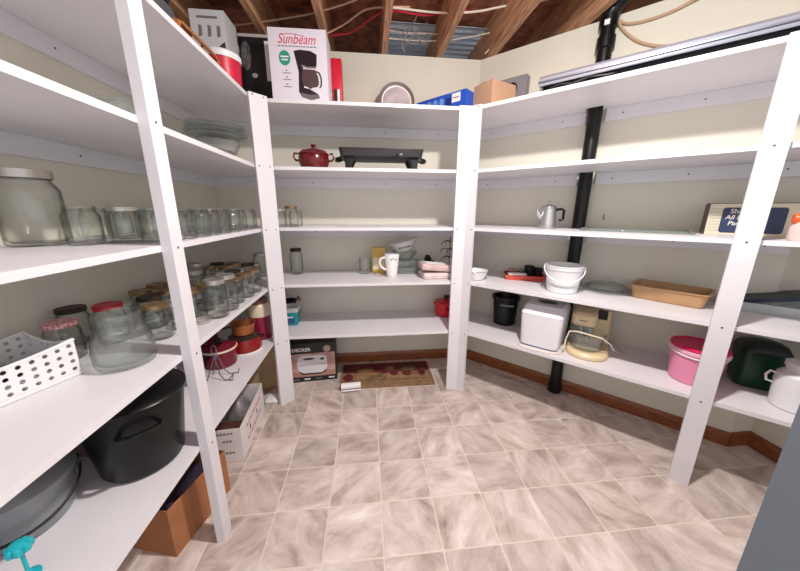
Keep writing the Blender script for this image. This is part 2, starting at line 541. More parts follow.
g1 = .0006
post('left', (XL+g1, .754*S), .056, (0, 1), (1, 0), .030)
post('left', (XL+g1, .03), .078, (0, 1), (1, 0), .030)
# corner post set at 45 degrees
ca = Vector((XL+.022, YB-.085, 0))
post('left', (ca.x-.021, ca.y+.001), .100, (1, 1), (1, -1), .020, scr=(.2, .8))
xm_ = xc+(-.019+NR.y*.019)/NR.x                      # mitred joint of the two corner boards
def corner_board(key, poly, n, p):
    o = MB().prism(poly, 0, ZC[0]+T/2).build('post', M_WHITE, U[key], smooth=False)
    for z in ZC: screw(o, (p.x, p.y, z), n)
gB = YB-g1
corner_board('back', [(xm_-.0745, gB-.019), (xm_-.0006, gB-.019), (xc-.0006, gB), (xm_-.0745, gB)], (0, -1, 0), Vector((xm_-.055, gB-.019, 0)))
q1 = Vector((xm_, YB-.019, 0))-NR*g1; q0 = Vector((xc, YB, 0))-NR*g1; q2 = q1+TR*.056; q3 = q2+NR*.019
corner_board('right', [(v.x, v.y) for v in (q1, q2, q3, q0)], -NR, q1+TR*.042)
d0 = G(668, 478, 0); d0 = d0+NR*(CR-g1-d0.dot(NR))
post('right', (d0.x, d0.y), .072, (TR.x, TR.y), (-NR.x, -NR.y))

# ------------------------------------------------------------------ black drain pipe
pp = thing('drain_pipe', 'black plastic drain pipe running up the angled wall from floor to joists', 'pipe', (pipe_c.x, pipe_c.y, 0))
MB().lathe([(pr, .0), (pr, 2.30)], 20).build('pipe', M_BLACKP, pp)
MB().lathe([(pr, .0), (pr+.007, .002), (pr+.007, .05), (pr+.001, .055)], 20, cap0=False, cap1=False).build('floor_collar', M_BLACKP, pp)
MB().lathe([(pr+.001, 2.14), (pr+.008, 2.145), (pr+.008, 2.20), (pr+.001, 2.205)], 20, cap0=False, cap1=False).build('coupling', M_BLACKP, pp)
eb = MB(); dirn = TR*1.0-NR*.15
path = [Vector((0, 0, 2.25)), Vector((0, 0, 2.30)), dirn*.02+Vector((0, 0, 2.34)), dirn*.07+Vector((0, 0, 2.385)), dirn*.13+Vector((0, 0, 2.42)), dirn*.2+Vector((0, 0, 2.455))]
eb.tube(path, [pr+.008, pr+.009, pr+.009, pr+.008, pr, pr], 16); eb.build('elbow', M_BLACKP, pp)
lab = MB(); lab.box(-.012, .012, -.004, .004, -.012, .012); o = lab.build('label_sticker', M_PRINTW, pp, smooth=False)
q = -NR*(pr+.006); o.location = (q.x, q.y, 2.255); o.rotation_euler = (0, 0, RR)

w0 = V(612, 14, ('R', .47)); 
cable('wall_cable', [V(613, 8, ('R', 0.430)), V(622, 22, ('R', 0.450)), V(640, 22, ('R', 0.455)), V(668, 13, ('R', 0.455)), V(690, 2, ('R', 0.450)), V(705, -8, ('R', 0.430))], .007, M_WIRET, 'tan cable draped along the top of the angled wall')
cable('wall_cable', [V(614, 10, ('R', 0.430)), V(622, 28, ('R', 0.450)), V(636, 40, ('R', 0.455)), V(652, 45, ('R', 0.455)), V(668, 46, ('R', 0.450))], .007, M_WIRET, 'tan cable hanging down behind the long light fixture')

# ------------------------------------------------------------------ canning jars
def jar_profile(h, r, rm, wall=.0028, shoulder=.76):
    o = [(r*.86, 0), (r*.97, .004), (r, .014), (r, h*shoulder*.93), (r*.985, h*shoulder), (rm*1.06, h*.845), (rm*1.0, h*.868), (rm*1.0, h*.89), (rm*1.07, h*.9), (rm*1.0, h*.915), (rm*1.06, h*.935), (rm*1.0, h*.95), (rm, h*.985), (rm-.001, h)]
    i = [(rm-.0035, h), (rm-.004, h*.9), (rm-.002, h*.86), (r-wall, h*shoulder), (r-wall, .018), (r*.8, .009), (r*.3, .012), (.001, .013)]
    return o+i


def make_jar(name, label, group, h, r, rm, lid=None, gmat=None, wide=True):
    t = thing(name, label, 'jar', (0, 0, -5), 0, group)
    MB().lathe(jar_profile(h, r, rm), 20, cap1=False).build('glass_body', gmat or M_GLASS, t, angle=50)
    if lid:
        l = MB(); z = h*.905
        l.lathe([(rm*1.10, z), (rm*1.11, h+.0025), (rm*1.05, h+.004), (rm*.9, h+.004), (rm*.86, h+.003), (.001, h+.003)], 20, cap0=False, cap1=False)
        l.build('screw_lid', lid, t)
    return t


GJ3 = 'canning jars on the shelf at camera height'
GJ4 = 'canning jars on the shelf below'
KINDS = {
    'pint_open': make_jar('canning_jar', 'short open clear glass canning jar at camera height', GJ3, .106, .041, .034),
    'pint_silver': make_jar('canning_jar', 'short clear canning jar with silver lid at camera height', GJ3, .106, .041, .034, M_LIDS),
    'pint_gold': make_jar('canning_jar', 'clear canning jar with tarnished gold screw band', GJ4, .125, .043, .036, M_LIDG),
    'pint_dark': make_jar('canning_jar', 'clear canning jar with dark rusty screw band', GJ4, .125, .043, .036, M_LIDD),
    'quart_dark': make_jar('canning_jar', 'tall clear glass canning jar with dark lid', GJ3, .185, .046, .036, M_LIDD),
    'quart_silver': make_jar('canning_jar', 'tall clear canning jar with silver lid on lower jar shelf', GJ4, .165, .046, .037, M_LIDS),
    'small_open': make_jar('canning_jar', 'squat half height clear glass jelly jar at the front of the jar row', GJ3, .068, .036, .031),
}
used_kind = set()
placed = [(-.748, .922, 3, .078), (-.955, .985, 2, .071), (-.838, .992, 2, .046)]
for _px, _py, _d in ((106, 300, .30), (58, 318, .34)):
    _q = V(_px, _py, ('L', _d)); placed.append((_q.x, _q.y, 3, .047))


def put_jar(kind, x, y, k, label=None, group=None, scale=1.0):
    root = KINDS[kind]; loc = (x, y, Z[k])
    rad = .044*scale
    for (px, py, pk, pr_) in placed:
        if pk == k and (px-x)**2+(py-y)**2 < (rad+pr_+.0005)**2: return None
    placed.append((x, y, k, rad))
    o = dup(root, loc, random.uniform(0, 6.28), label, scale)
    if group: o['group'] = group
    if label is None:
        row = ', along the shelf edge' if x > -.72 else ', pushed against the left wall' if x < -.93 else ', between the other jars'
        b_ = root['label'].split(',')[0]
        if k == 3 and kind == 'pint_silver': b_ = 'short clear jar with silver lid on lower jar shelf'
        o['label'] = b_ + row
    return o


def pj(kind, px, py, k, back=.041, **kw):
    """jar whose visible foot is at this point of the shelf"""
    q = G(px, py, Z[k]); d = Vector((q.x, q.y, 0)).normalized()*back
    return put_jar(kind, q.x+d.x, q.y+d.y, k, **kw)


# shelf at camera height, beyond the post and up to the corner
random.seed(3)
for x in (-.668, -.765, -.862, -.96):
    y = 1.185 + random.uniform(0, .015)
    while y < 1.78:
        far = x < -.9
        kind = random.choice(['pint_open', 'pint_open', 'pint_silver', 'pint_open'] if not far else ['pint_open', 'quart_dark', 'pint_silver', 'pint_open'])
        put_jar(kind, x+random.uniform(-.005, .005), y, 2, group=GJ3)
        y += .0905+random.uniform(0, .012)
# two jars stacked near the corner post, and the ones past it
put_jar('pint_open', -.70, 1.90, 2); put_jar('pint_silver', -.80, 1.93, 2); put_jar('pint_open', -.90, 1.92, 2)
put_jar('pint_silver', -.56, 2.02, 2, label='silver lidded canning jar just inside the back shelving', group='jars at the end of the back shelf')
put_jar('pint_open', -.46, 2.03, 2, label='open clear jar at the end of the back shelf', group='jars at the end of the back shelf')
put_jar('pint_gold', -.51, 2.13, 2, label='canning jar with copper coloured lid behind two jars on the back shelf', group='jars at the end of the back shelf')
# the tray of jars in front of the post
tr = thing('jar_tray', 'thin clear plastic tray under the jars beside the large storage jars', 'tray', (-.745, 1.0835, Z[2]), 0)
tb = MB(); tb.loft([[(x, y, 0) for x, y in rrect(.215, .105, .012)], [(x, y, .010) for x, y in rrect(.219, .108, .012)], [(x, y, .010) for x, y in rrect(.213, .103, .011)], [(x, y, .0015) for x, y in rrect(.211, .101, .011)]])
tb.build('base', M_GLASS2, tr)
for i, x in enumerate((-.700, -.790)):
    o = put_jar(('pint_open', 'pint_silver')[i], x, 1.0835, 2, group=GJ3, label='canning jar in the thin clear tray, ' + ('without lid' if i == 0 else 'silver lidded'))
    if o: o.location.z += .0016
put_jar('pint_open', -.885, 1.19, 2); put_jar('quart_dark', -1.035, 1.17, 2); put_jar('pint_open', -.955, 1.13, 2)

# the two large jars at the near end
big = make_jar('storage_jar', 'large clear glass storage jar with metal lid at the near end of jar shelf', None, .205, .068, .054, M_LIDS)
q = G(42, 247, Z[2]); big.location = (-.955, .985, Z[2])
sq = make_jar('storage_jar', 'clear glass jar with wide glass rim between largest jar and jar tray', None, .112, .043, .036)
q = G(76, 245, Z[2]); sq.location = (-.838+.0, 1.022-.03, Z[2])

# lower jar shelf
random.seed(21)
for x in (-.672, -.77, -.868, -.966, -1.03):
    y = (1.33 if x > -.7 else 1.10) + random.uniform(0, .03)
    while y < (1.80 if x > -.7 else 2.2):
        r_ = random.random()
        kind = 'pint_gold' if r_ < .4 else 'pint_dark' if r_ < .65 else 'quart_silver' if r_ < .8 else 'pint_silver'
        put_jar(kind, x+random.uniform(-.006, .006), y, 3, group=GJ4)
        y += .093+random.uniform(0, .03)
put_jar('quart_dark', -.53, 2.25, 3, label='dark lidded jar alone at the end of the back shelf', group='jar alone on the back shelf')
put_jar('pint_silver', *(G(146, 339, Z[3])+Vector((-.03, .035, 0)))[:2], 3, label='clear jar with grey lid in front of jars on lower jar shelf', group=GJ4)
put_jar('pint_gold', -.80, .995, 3, group=GJ4); put_jar('quart_silver', -.89, 1.01, 3, group=GJ4); put_jar('pint_dark', -.985, 1.05, 3, group=GJ4)
put_jar('pint_gold', -1.02, .95, 3, group=GJ4)
rj = make_jar('canning_jar', 'clear glass jar with bright red lid behind squat open jar', None, .135, .045, .037, M_LIDR)
q = V(106, 300, ('L', .30)); rj.location = (q.x, q.y, Z[3])
M_CHECK = mat('checked_lid', (186, 60, 70), .5, scale=120, col2=(226, 205, 205))
rj = make_jar('canning_jar', 'clear glass jar with red and white checked lid behind white basket', None, .12, .043, .036, M_CHECK)
q = V(58, 318, ('L', .34)); rj.location = (q.x, q.y, Z[3])

# squat wide jar
q = G(100, 377, Z[3])
t = thing('squat_jar', 'big squat open glass jar with wide ribbed mouth beside white basket', 'jar', (-.748, .922, Z[3]))
t.scale = (.78, .78, .96)
MB().lathe([(.078, 0), (.09, .004), (.096, .02), (.096, .055), (.092, .085), (.082, .112), (.074, .126), (.072, .14), (.076, .143), (.072, .147), (.076, .152), (.072, .157), (.072, .172), (.068, .173), (.067, .135), (.086, .09), (.091, .05), (.088, .02), (.06, .012), (.001, .016)], 32, cap1=False).build('glass_body', M_GLASS2, t, angle=50)
MB().tube([(.072*math.cos(a), .072*math.sin(a), .165) for a in [2*math.pi*i/28 for i in range(28)]], .0035, 6, True).build('mouth_rim', M_GLASS2, t)
# loose band
q = G(203, 323, Z[3])
tag(MB().lathe([(.034, 0), (.036, .001), (.036, .014), (.034, .015), (.03, .0155), (.03, .0145), (.0335, .0135), (.0335, .001)], 24, cap0=False, cap1=False).build('jar_band', M_LIDS, None, loc=(q.x-.01, q.y+.012, Z[3])), 'loose metal screw band lying flat at edge of the jar shelf', 'jar band')

# ------------------------------------------------------------------ white perforated basket
q0 = G(40, 391, Z[3]); q1 = G(88, 371, Z[3])
ax = (q1-q0).normalized(); L_ = .30; W_ = .20
ang = math.atan2(ax.y, ax.x)
q1 = q1 - ax*.014
bc = q1 - ax*(L_/2) + Vector((-ax.y, ax.x, 0))*(W_/2)
bk = thing('plastic_basket', 'white plastic basket with rows of round holes holding dark lids', 'basket', (bc.x, bc.y, Z[3]), ang)
M_PLW = mat('white_plastic', (232, 232, 234), .35)


def holed_panel(mb, a, b, h0, nx, nz, th, sag, zb=.012):
    """wall from a to b (xy), with nx*nz round holes; top edge dips by sag in the middle"""
    a, b = Vector((*a, 0)), Vector((*b, 0)); L = (b-a).length; d = (b-a)/L; n = Vector((d.y, -d.x, 0))
    k8 = 8
    for i in range(nx):
        for j in range(nz):
            u0, u1 = L*i/nx, L*(i+1)/nx
            def zt(u): return h0 - sag*math.sin(math.pi*u/L)
            def zz(u, s): return zb + (zt(u)-zb)*s
            c = [(u0, zz(u0, j/nz)), (u1, zz(u1, j/nz)), (u1, zz(u1, (j+1)/nz)), (u0, zz(u0, (j+1)/nz))]
            mu = (u0+u1)/2; mz = (c[0][1]+c[2][1])/2; rr = .0058
            outer = []
            for s in range(4):
                p, q_ = c[s], c[(s+1) % 4]; outer += [p, ((p[0]+q_[0])/2, (p[1]+q_[1])/2)]
            hole = [(mu+rr*math.cos(R(225+45*s)), mz+rr*math.sin(R(225+45*s))) for s in range(8)]
            v = []
            for off in (0, th):
                for lst in (outer, hole):
                    v += [tuple(a+d*u+n*off+Vector((0, 0, w))) for u, w in lst]
            f = []
            for s in range(8):
                s2 = (s+1) % 8
                f += [(s, s2, 8+s2, 8+s), (16+s2, 16+s, 24+s, 24+s2), (8+s, 8+s2, 24+s2, 24+s)]
            mb.add(v, f)


b = MB(); hw, hl = W_/2, L_/2
holed_panel(b, (-hl, -hw), (hl, -hw), .105, 12, 4, .0025, .016)
b.build('side_panel', M_PLW, bk, smooth=False)
b = MB(); holed_panel(b, (hl, hw), (-hl, hw), .105, 12, 4, .0025, .016); b.build('side_panel', M_PLW, bk, smooth=False)
b = MB(); holed_panel(b, (hl, -hw), (hl, hw), .105, 8, 4, .0025, .02); b.build('end_panel', M_PLW, bk, smooth=False)
b = MB(); holed_panel(b, (-hl, hw), (-hl, -hw), .105, 8, 4, .0025, .02); b.build('end_panel', M_PLW, bk, smooth=False)
MB().rbox(L_+.006, W_+.006, .012, .004).build('base', M_PLW, bk)
rim = []
for (xa, ya), (xb, yb), sg in (((-hl, -hw), (hl, -hw), .016), ((hl, -hw), (hl, hw), .02), ((hl, hw), (-hl, hw), .016), ((-hl, hw), (-hl, -hw), .02)):
    for i in range(10):
        s = i/10; rim.append((xa+(xb-xa)*s, ya+(yb-ya)*s, .106-sg*math.sin(math.pi*s)))
MB().tube(rim, .0045, 8, True).build('rim', M_PLW, bk)
for i, (dx, dy, zz) in enumerate(((-.02, -.02, .014), (-.02, -.02, .030), (.07, .02, .014), (.07, .02, .030), (-.10, .03, .014), (-.10, .03, .030), (.02, .045, .046), (-.06, .0, .047))):
    p = Matrix.Rotation(ang, 4, 'Z') @ Vector((dx, dy, 0))
    tag(MB().lathe([(.036, 0), (.037, .014), (.034, .0152), (.001, .0145)], 18).build('canning_ring', M_LIDD if i % 2 else M_BLACKM, None, loc=(bc.x+p.x, bc.y+p.y, Z[3]+zz)), 'dark round jar lid lying in the white perforated basket', 'jar lid', 'dark lids in the white basket')

# ------------------------------------------------------------------ lower left shelf
M_ENAMEL = mat('black_speckled_enamel', (14, 14, 15), .34, scale=260, col2=(8, 8, 10), spec=.3)
q = G(140, 483, Z[4])
t = thing('stock_pot', 'large black speckled enamel stock pot with lid on lowest shelf', 'pot', (-.765, .925, Z[4]), R(-50))
pot = MB(); pot.lathe([(.092, 0), (.104, .004), (.111, .016), (.139, .24), (.143, .244), (.143, .25), (.137, .25), (.134, .24), (.106, .02), (.001, .015)], 40, cap1=False); pot.build('body', M_ENAMEL, t)
MB().lathe([(.145, .2465), (.147, .252), (.143, .257), (.12, .264), (.07, .274), (.03, .277), (.001, .278)], 40, cap0=False).build('lid', M_ENAMEL, t)
MB().lathe([(.012, .277), (.012, .284), (.024, .289), (.024, .297), (.012, .302), (.001, .302)], 16, cap1=False).build('lid_knob', M_ENAMEL, t)
for s in (-1, 1):
    MB().tube([(s*.128, -.05, .185), (s*.15, -.046, .188), (s*.163, -.025, .19), (s*.165, 0, .19), (s*.163, .025, .19), (s*.15, .046, .188), (s*.128, .05, .185)], .0075, 8).build('side_handle', M_ENAMEL, t)
# grey pot with bail handle
M_GALV = mat('grey_cast_metal', (148, 152, 156), .42, metal=.35, var=.08, scale=12)
t = thing('bail_pot', 'wide grey metal pot with lid and thin black bail handle', 'pot', (-.948, .725, Z[4]), R(48))
t.scale = (.64, .64, 1.1)
MB().lathe([(.15, 0), (.165, .006), (.185, .07), (.192, .105), (.199, .107), (.199, .112), (.19, .112), (.184, .10), (.16, .012), (.001, .008)], 44, cap1=False).build('body', M_GALV, t)
MB().lathe([(.201, .1085), (.202, .117), (.196, .121), (.15, .131), (.08, .14), (.001, .143)], 44, cap0=False, cap1=False).build('lid', M_GALV, t)
hp = [(.205*math.cos(R(a)), .205*math.sin(R(a))-.004, .098-.055*math.sin(R((a-180)))) for a in range(184, 357, 8)]
MB().tube(hp, .0042, 8).build('bail_handle', M_BLACKM, t)
for s in (-1, 1):
    MB().box(s*.2-.008, s*.2+.008, -.012, .012, .075, .105).build('handle_lug', M_BLACKM, t, smooth=False)
# turquoise brush
q = G(19, 548, Z[4]+.085)
M_TQ = mat('turquoise_plastic', (28, 178, 190), .4)
t = thing('cleaning_brush', 'turquoise plastic brush standing at the near end of the lowest shelf', 'brush', (q.x, q.y, Z[4]))
t.scale = (.62, .62, .95)
MB().lathe([(.03, 0), (.031, .006), (.012, .012), (.006, .02), (.006, .075)], 16).build('stem', M_TQ, t)
hd = MB()
hd.lathe([(.010, .072), (.024, .078), (.028, .090), (.024, .102), (.009, .106)], 16)
for i in range(7):
    a = 2*math.pi*i/7
    hd.lathe([(.002, -.012), (.011, -.008), (.013, 0), (.011, .008), (.002, .012)], 8, Matrix.Translation((.024*math.cos(a), .024*math.sin(a), .09)))
hd.build('head', M_TQ, t)
# carton and bag behind the stock pot
t = thing('white_carton', 'white carton with thin black line drawing behind the stock pot', 'carton', (-.90, 1.20, Z[4]), RL)
MB().rbox(.15, .11, .19, .002, 1).build('box', M_PRINTW, t)
for a_, b_ in (((-.06, .17), (-.03, .145)), ((-.03, .145), (-.05, .12)), ((-.05, .12), (.03, .118)), ((-.06, .06), (.05, .058))):
    MB().tube([(a_[0], -.056, a_[1]), (b_[0], -.056, b_[1])], .0014, 5).build('print_line', M_PRINTK, t)
t = thing('paper_bag', 'taupe paper bag with rolled top behind the stock pot', 'bag', (-.985, 1.03, Z[4]), RL)
bb = MB(); bb.loft([[(x, y, 0) for x, y in rrect(.17, .12, .012)], [(x*1.02, y*1.03, .12) for x, y in rrect(.17, .12, .012)], [(x*.97, y*.7, .22) for x, y in rrect(.17, .12, .012)], [(x*.95, y*.3, .27) for x, y in rrect(.17, .12, .012)]]); bb.build('bag', mat('taupe_paper', (150, 132, 120), .8, var=.15, scale=14, bump=.3, bscale=30), t)
MB().rbox(.165, .05, .03, .01, z0=.262).build('rolled_top', MATS['taupe_paper'], t)

# cookware past the post
M_BURG = mat('burgundy_enamel', (110, 14, 38), .25)
M_REDE = mat('red_enamel', (138, 24, 24), .25)
M_COPPER = mat('copper_enamel', (158, 92, 48), .35, var=.2, scale=10)


def wire(parent, name, pts, r, mt, closed=False): return MB().tube(pts, r, 6, closed).build(name, mt, parent)


q = G(208, 380, Z[4])
t = thing('plate_stand', 'folding grey wire plate stand at the shelf edge beside the burgundy saucepan', 'plate stand', (-.728, 1.425, Z[4]), RL)
M_WIREG = mat('grey_wire', (120, 116, 124), .35, metal=.7)
for s in (-1, 1):
    wire(t, 'side_wire', [(s*.035, -.055, .028), (s*.035, -.05, .003), (s*.03, -.01, .003), (s*.025, .01, .03), (s*.012, .03, .12), (s*.022, .035, .155), (s*.005, .038, .175)], .0025, M_WIREG)
    wire(t, 'rear_wire', [(s*.014, .03, .12), (s*.03, .07, .003)], .0025, M_WIREG)
wire(t, 'cross_wire', [(-.032, -.03, .003), (.032, -.03, .003)], .0025, M_WIREG)
wire(t, 'scroll_wire', [(-.018, .028, .11), (-.006, .03, .135), (.006, .03, .11), (.018, .03, .135)], .0022, M_WIREG)

q = G(214, 366, Z[4])
t = thing('saucepan', 'burgundy saucepan with cream rimmed lid and long black handle', 'saucepan', (-.815, 1.575, Z[4]), R(-32))
MB().lathe([(.072, 0), (.08, .005), (.085, .09), (.087, .092), (.083, .093), (.077, .012), (.001, .01)], 32, cap1=False).build('body', M_BURG, t)
MB().lathe([(.089, .092), (.09, .098), (.086, .101)], 32, cap0=False, cap1=False).build('lid_rim', mat('cream_enamel', (228, 214, 190), .3), t)
MB().lathe([(.088, .0985), (.06, .114), (.02, .12), (.001, .121)], 32, cap0=False, cap1=False).build('lid', M_BURG, t)
MB().lathe([(.008, .12), (.008, .13), (.017, .136), (.012, .147), (.001, .148)], 14, cap1=False).build('lid_knob', M_BLACKP, t)
MB().tube([(.03, -.08, .075), (.045, -.115, .072), (.075, -.17, .06), (.10, -.215, .05)], [.008, .011, .014, .012], 10).build('handle', M_BLACKP, t)
q = G(242, 356, Z[4])
t = thing('cooking_pot', 'red enamel pot with white base band and dark lid below copper pan', 'pot', (q.x-.01, q.y+.085, Z[4]), R(20))
MB().lathe([(.088, 0), (.091, .003), (.091, .01), (.089, .012)], 36).build('base_band', M_PRINTW, t)
MB().lathe([(.09, .0122), (.092, .02), (.082, .075), (.08, .085), (.076, .085), (.075, .075), (.08, .03), (.001, .02)], 36, cap0=False, cap1=False).build('body', M_REDE, t)
MB().lathe([(.083, .0855), (.084, .092), (.075, .1), (.05, .106), (.001, .107)], 36, cap0=False, cap1=False).build('lid', mat('dark_brown_enamel', (50, 32, 28), .25), t)
for s in (-1, 1):
    MB().tube([(s*.085, -.02, .07), (s*.105, -.014, .072), (s*.108, 0, .072), (s*.105, .014, .072), (s*.085, .02, .07)], .005, 8).build('side_handle', M_BLACKP, t)
tp = t.location
t = thing('copper_pan', 'copper coloured pan sitting on lid of the red enamel pot', 'pan', (tp.x, tp.y, Z[4]+.108), R(10))
MB().lathe([(.05, 0), (.056, .003), (.066, .062), (.068, .064), (.064, .064), (.054, .01), (.001, .008)], 28, cap1=False).build('body', M_COPPER, t)
MB().tube([(-.062, -.02, .052), (-.09, -.05, .056), (-.115, -.08, .058)], .006, 8).build('handle', M_BLACKP, t)
q = G(264, 340, Z[4])
t = thing('food_canister', 'tall canister with cream upper half and burgundy lower half by the corner post', 'canister', (q.x-.03, q.y+.055, Z[4]))
MB().lathe([(.062, 0), (.066, .003), (.066, .155)], 32).build('lower_body', mat('burgundy_tin', (132, 22, 52), .35), t)
MB().lathe([(.066, .1552), (.066, .215), (.058, .235), (.055, .238)], 32).build('upper_body', mat('cream_tin', (224, 208, 180), .35), t)
MB().lathe([(.057, .2382), (.057, .262), (.05, .268), (.001, .269)], 28, cap1=False).build('lid', mat('brown_lid', (120, 84, 60), .4), t)
t = thing('stacked_skillet', 'dark red skillet standing behind the saucepan against the left wall', 'skillet', (-1.0, 1.76, Z[4]), RL)
Mk = Matrix.Translation((0, 0, .12)) @ Matrix.Rotation(R(78), 4, 'X')
MB().lathe([(.10, 0), (.118, .03), (.12, .032), (.116, .032), (.098, .006), (.001, .005)], 32, Mk, cap1=False).build('pan', M_BURG, t)
MB().tube([Mk @ Vector(p) for p in ((.115, 0, .026), (.16, 0, .034), (.25, 0, .036))], [.008, .011, .01], 8).build('handle', M_BLACKP, t)

# ------------------------------------------------------------------ remove prototypes
def cleanup():
    for r_ in KINDS.values():
        for ch in list(r_.children): bpy.data.objects.remove(ch)
        bpy.data.objects.remove(r_)

# ------------------------------------------------------------------ under the left shelving
def open_box(t, w, d, h, mt, th=.004, inner=None, flap=None, name='carton_body'):
    b = MB(); R_ = lambda a, c: [(-a/2, -c/2), (a/2, -c/2), (a/2, c/2), (-a/2, c/2)]
    b.loft([[(x, y, 0) for x, y in R_(w, d)], [(x, y, h) for x, y in R_(w, d)], [(x, y, h) for x, y in R_(w-2*th, d-2*th)], [(x, y, .004) for x, y in R_(w-2*th, d-2*th)]])
    return b.build(name, mt, t, smooth=False)


a1 = Vector((-.74, .922, 0)); a2 = Vector((-.665, 1.20, 0)); dx = (a2-a1).normalized(); L_ = (a2-a1).length
nn = Vector((-dx.y, dx.x, 0)); cbx = (a1+a2)/2+nn*.12
ab = math.atan2(-nn.y, -nn.x)+R(90)     # front (-y) faces the aisle
t = thing('cardboard_box', 'open brown cardboard box on the floor under the near end of shelving', 'box', (cbx.x, cbx.y, 0), ab)
open_box(t, L_, .24, .215, M_CARD)
decal('tape_strip', rect(-.05, .0, .003, .212), mat('brown_tape', (150, 92, 54), .4), t, -.1203)
o = decal('white_sticker', rect(-.035, .0, .03, .065), M_PRINTW, t, 0); o.rotation_euler = (0, 0, R(-90)); o.location = (-L_/2-.0004, .05, 0)
bx = t
t = thing('folded_cloth', 'dark purple cloth stuffed in the open brown cardboard box', 'cloth', (cbx.x, cbx.y, .0045), ab)
cb = MB(); n = 12; rings = []
gv = []
for i in range(n+1):
    for j in range(n+1):
        u, v = i/n-.5, j/n-.5
        gv.append((u*(L_-.014), v*.226, .16+.02*math.sin(9*u+3*v)+.012*math.sin(17*v-5*u)-.12*max(0, abs(u)*2-.8)-.1*max(0, abs(v)*2-.8)))
gf = [(i*(n+1)+j, (i+1)*(n+1)+j, (i+1)*(n+1)+j+1, i*(n+1)+j+1) for i in range(n) for j in range(n)]
cb.add(gv, gf); cb.box(-L_/2+.01, L_/2-.01, -.112, .112, .0, .125)
cb.build('fabric', mat('purple_cloth', (46, 34, 58), .9, var=.3, scale=20), t)

b1 = Vector((-.668, 1.372, 0)); b2 = Vector((-.70, 1.79, 0)); dx = (b2-b1).normalized(); L_ = (b2-b1).length
nn = Vector((-dx.y, dx.x, 0)); wc = (b1+b2)/2+nn*.10; aw = math.atan2(-nn.y, -nn.x)+R(90)
t = thing('produce_box', 'open white cardboard box with red lettering on floor behind brown box', 'box', (wc.x, wc.y, 0), aw)
M_WCARD = mat('white_cardboard', (228, 224, 224), .6)
open_box(t, L_, .20, .19, M_WCARD)
for zc, x0_, n_ in ((.135, -.12, 13), (.055, -.12, 13)):
    for i in range(n_):                                   # red printed lettering, too small to read
        x = x0_+i*.020
        decal('red_print', [(x, zc-.012), (x+.004, zc-.012), (x+.012, zc+.012), (x+.008, zc+.012)] if i % 3 else rect(x, x+.011, zc-.009, zc+.009), M_PRINTR, t, -.1003)
for x in (-.07, .06):
    decal('hand_hole', rrect(.012, .03, .005) and [(x+p_[0], .095+p_[1]) for p_ in rrect(.012, .03, .005)], M_BLACKM, t, -.1003)
for zc, x0_, n_ in ((.165, -.06, 6), (.12, -.02, 3), (.05, -.03, 4)):
    for i in range(n_):
        o = decal('side_print', rect(x0_+i*.016, x0_+i*.016+.011, zc-.005, zc+.005), M_PRINTG, t, 0); o.rotation_euler = (0, 0, R(-90)); o.location = (-L_/2-.0004, -.03, 0)
Mw = Matrix.Translation(wc) @ Matrix.Rotation(aw, 4, 'Z')
p = Mw @ Vector((.07, 0, .005))
bag = MB(); rings = []
for k in range(7):
    a = k/6; rr = .085*math.sin(math.pi*min(1, a*.75+.2))*1.0
    rings.append([(rr*(1.05+.12*math.sin(3*th+a*4))*math.cos(th), .78*rr*(1+.1*math.sin(5*th))*math.sin(th), a*.20) for th in [2*math.pi*i/20 for i in range(20)]])
bag.loft(rings)
tag(bag.build('plastic_bag', mat('grey_plastic_bag', (150, 142, 146), .35, var=.2, scale=18, bump=.4, bscale=40), None, loc=p, rz=aw), 'crumpled grey plastic bag inside the white produce box', 'bag')
p = Mw @ Vector((-.056, -.02, .062))
tn = thing('food_tin', 'silver tin can lying tilted inside the white produce box', 'can', p, aw)
Mt = Matrix.Rotation(R(62), 4, 'X') @ Matrix.Translation((0, 0, -.02))
MB().lathe([(.03, 0), (.032, .002), (.031, .006), (.031, .084), (.032, .088), (.03, .09)], 24, Mt).build('body', M_ALU, tn)
p = Mw @ Vector((-.145, .0, .005))
tag(MB().rbox(.10, .16, .15, .006).build('brown_carton', mat('dark_brown_card', (84, 44, 38), .7), None, loc=p, rz=aw), 'dark reddish brown carton packed in the white produce box', 'carton')
p = Mw @ Vector((-.06, .02, .005))
tag(MB().rbox(.06, .12, .016, .003).build('small_carton', mat('dark_brown_card2', (60, 38, 36), .7), None, loc=p, rz=aw), 'small dark carton under the tin in the white produce box', 'carton')
# tan sack, white plastic scrap
tk = thing('tan_sack', 'tan paper sack in the back corner under the shelving', 'sack', (-.80, 2.08, 0), R(20))
sk = MB(); sk.loft([[(x, y, 0) for x, y in rrect(.22, .16, .03)], [(x*1.05, y*1.1, .08) for x, y in rrect(.22, .16, .03)], [(x*1.0, y*.95, .20) for x, y in rrect(.22, .16, .03)], [(x*.9, y*.55, .26) for x, y in rrect(.22, .16, .03)], [(x*.92, y*.25, .30) for x, y in rrect(.22, .16, .03)]])
sk.build('sack', mat('tan_sack_paper', (186, 158, 118), .8, var=.15, scale=10, bump=.5, bscale=24), tk)
MB().tube([(-.09, 0, .30), (0, .01, .305), (.09, 0, .30)], .008, 8).build('folded_top', MATS['tan_sack_paper'], tk)
bl = MB(); bl.loft([[(rr*(1+.25*math.sin(3*th+z_*40))*math.cos(th), .7*rr*(1+.2*math.sin(4*th))*math.sin(th), z_) for th in [2*math.pi*i/18 for i in range(18)]] for rr, z_ in ((.07, 0), (.078, .012), (.06, .03), (.03, .042))])
tag(bl.build('plastic_wrap', mat('white_wrap', (222, 218, 218), .3, bump=.5, bscale=30), None, loc=(-.675, 1.885, 0), rz=.4), 'crumpled white plastic wrap on floor beside the corner post', 'plastic wrap')

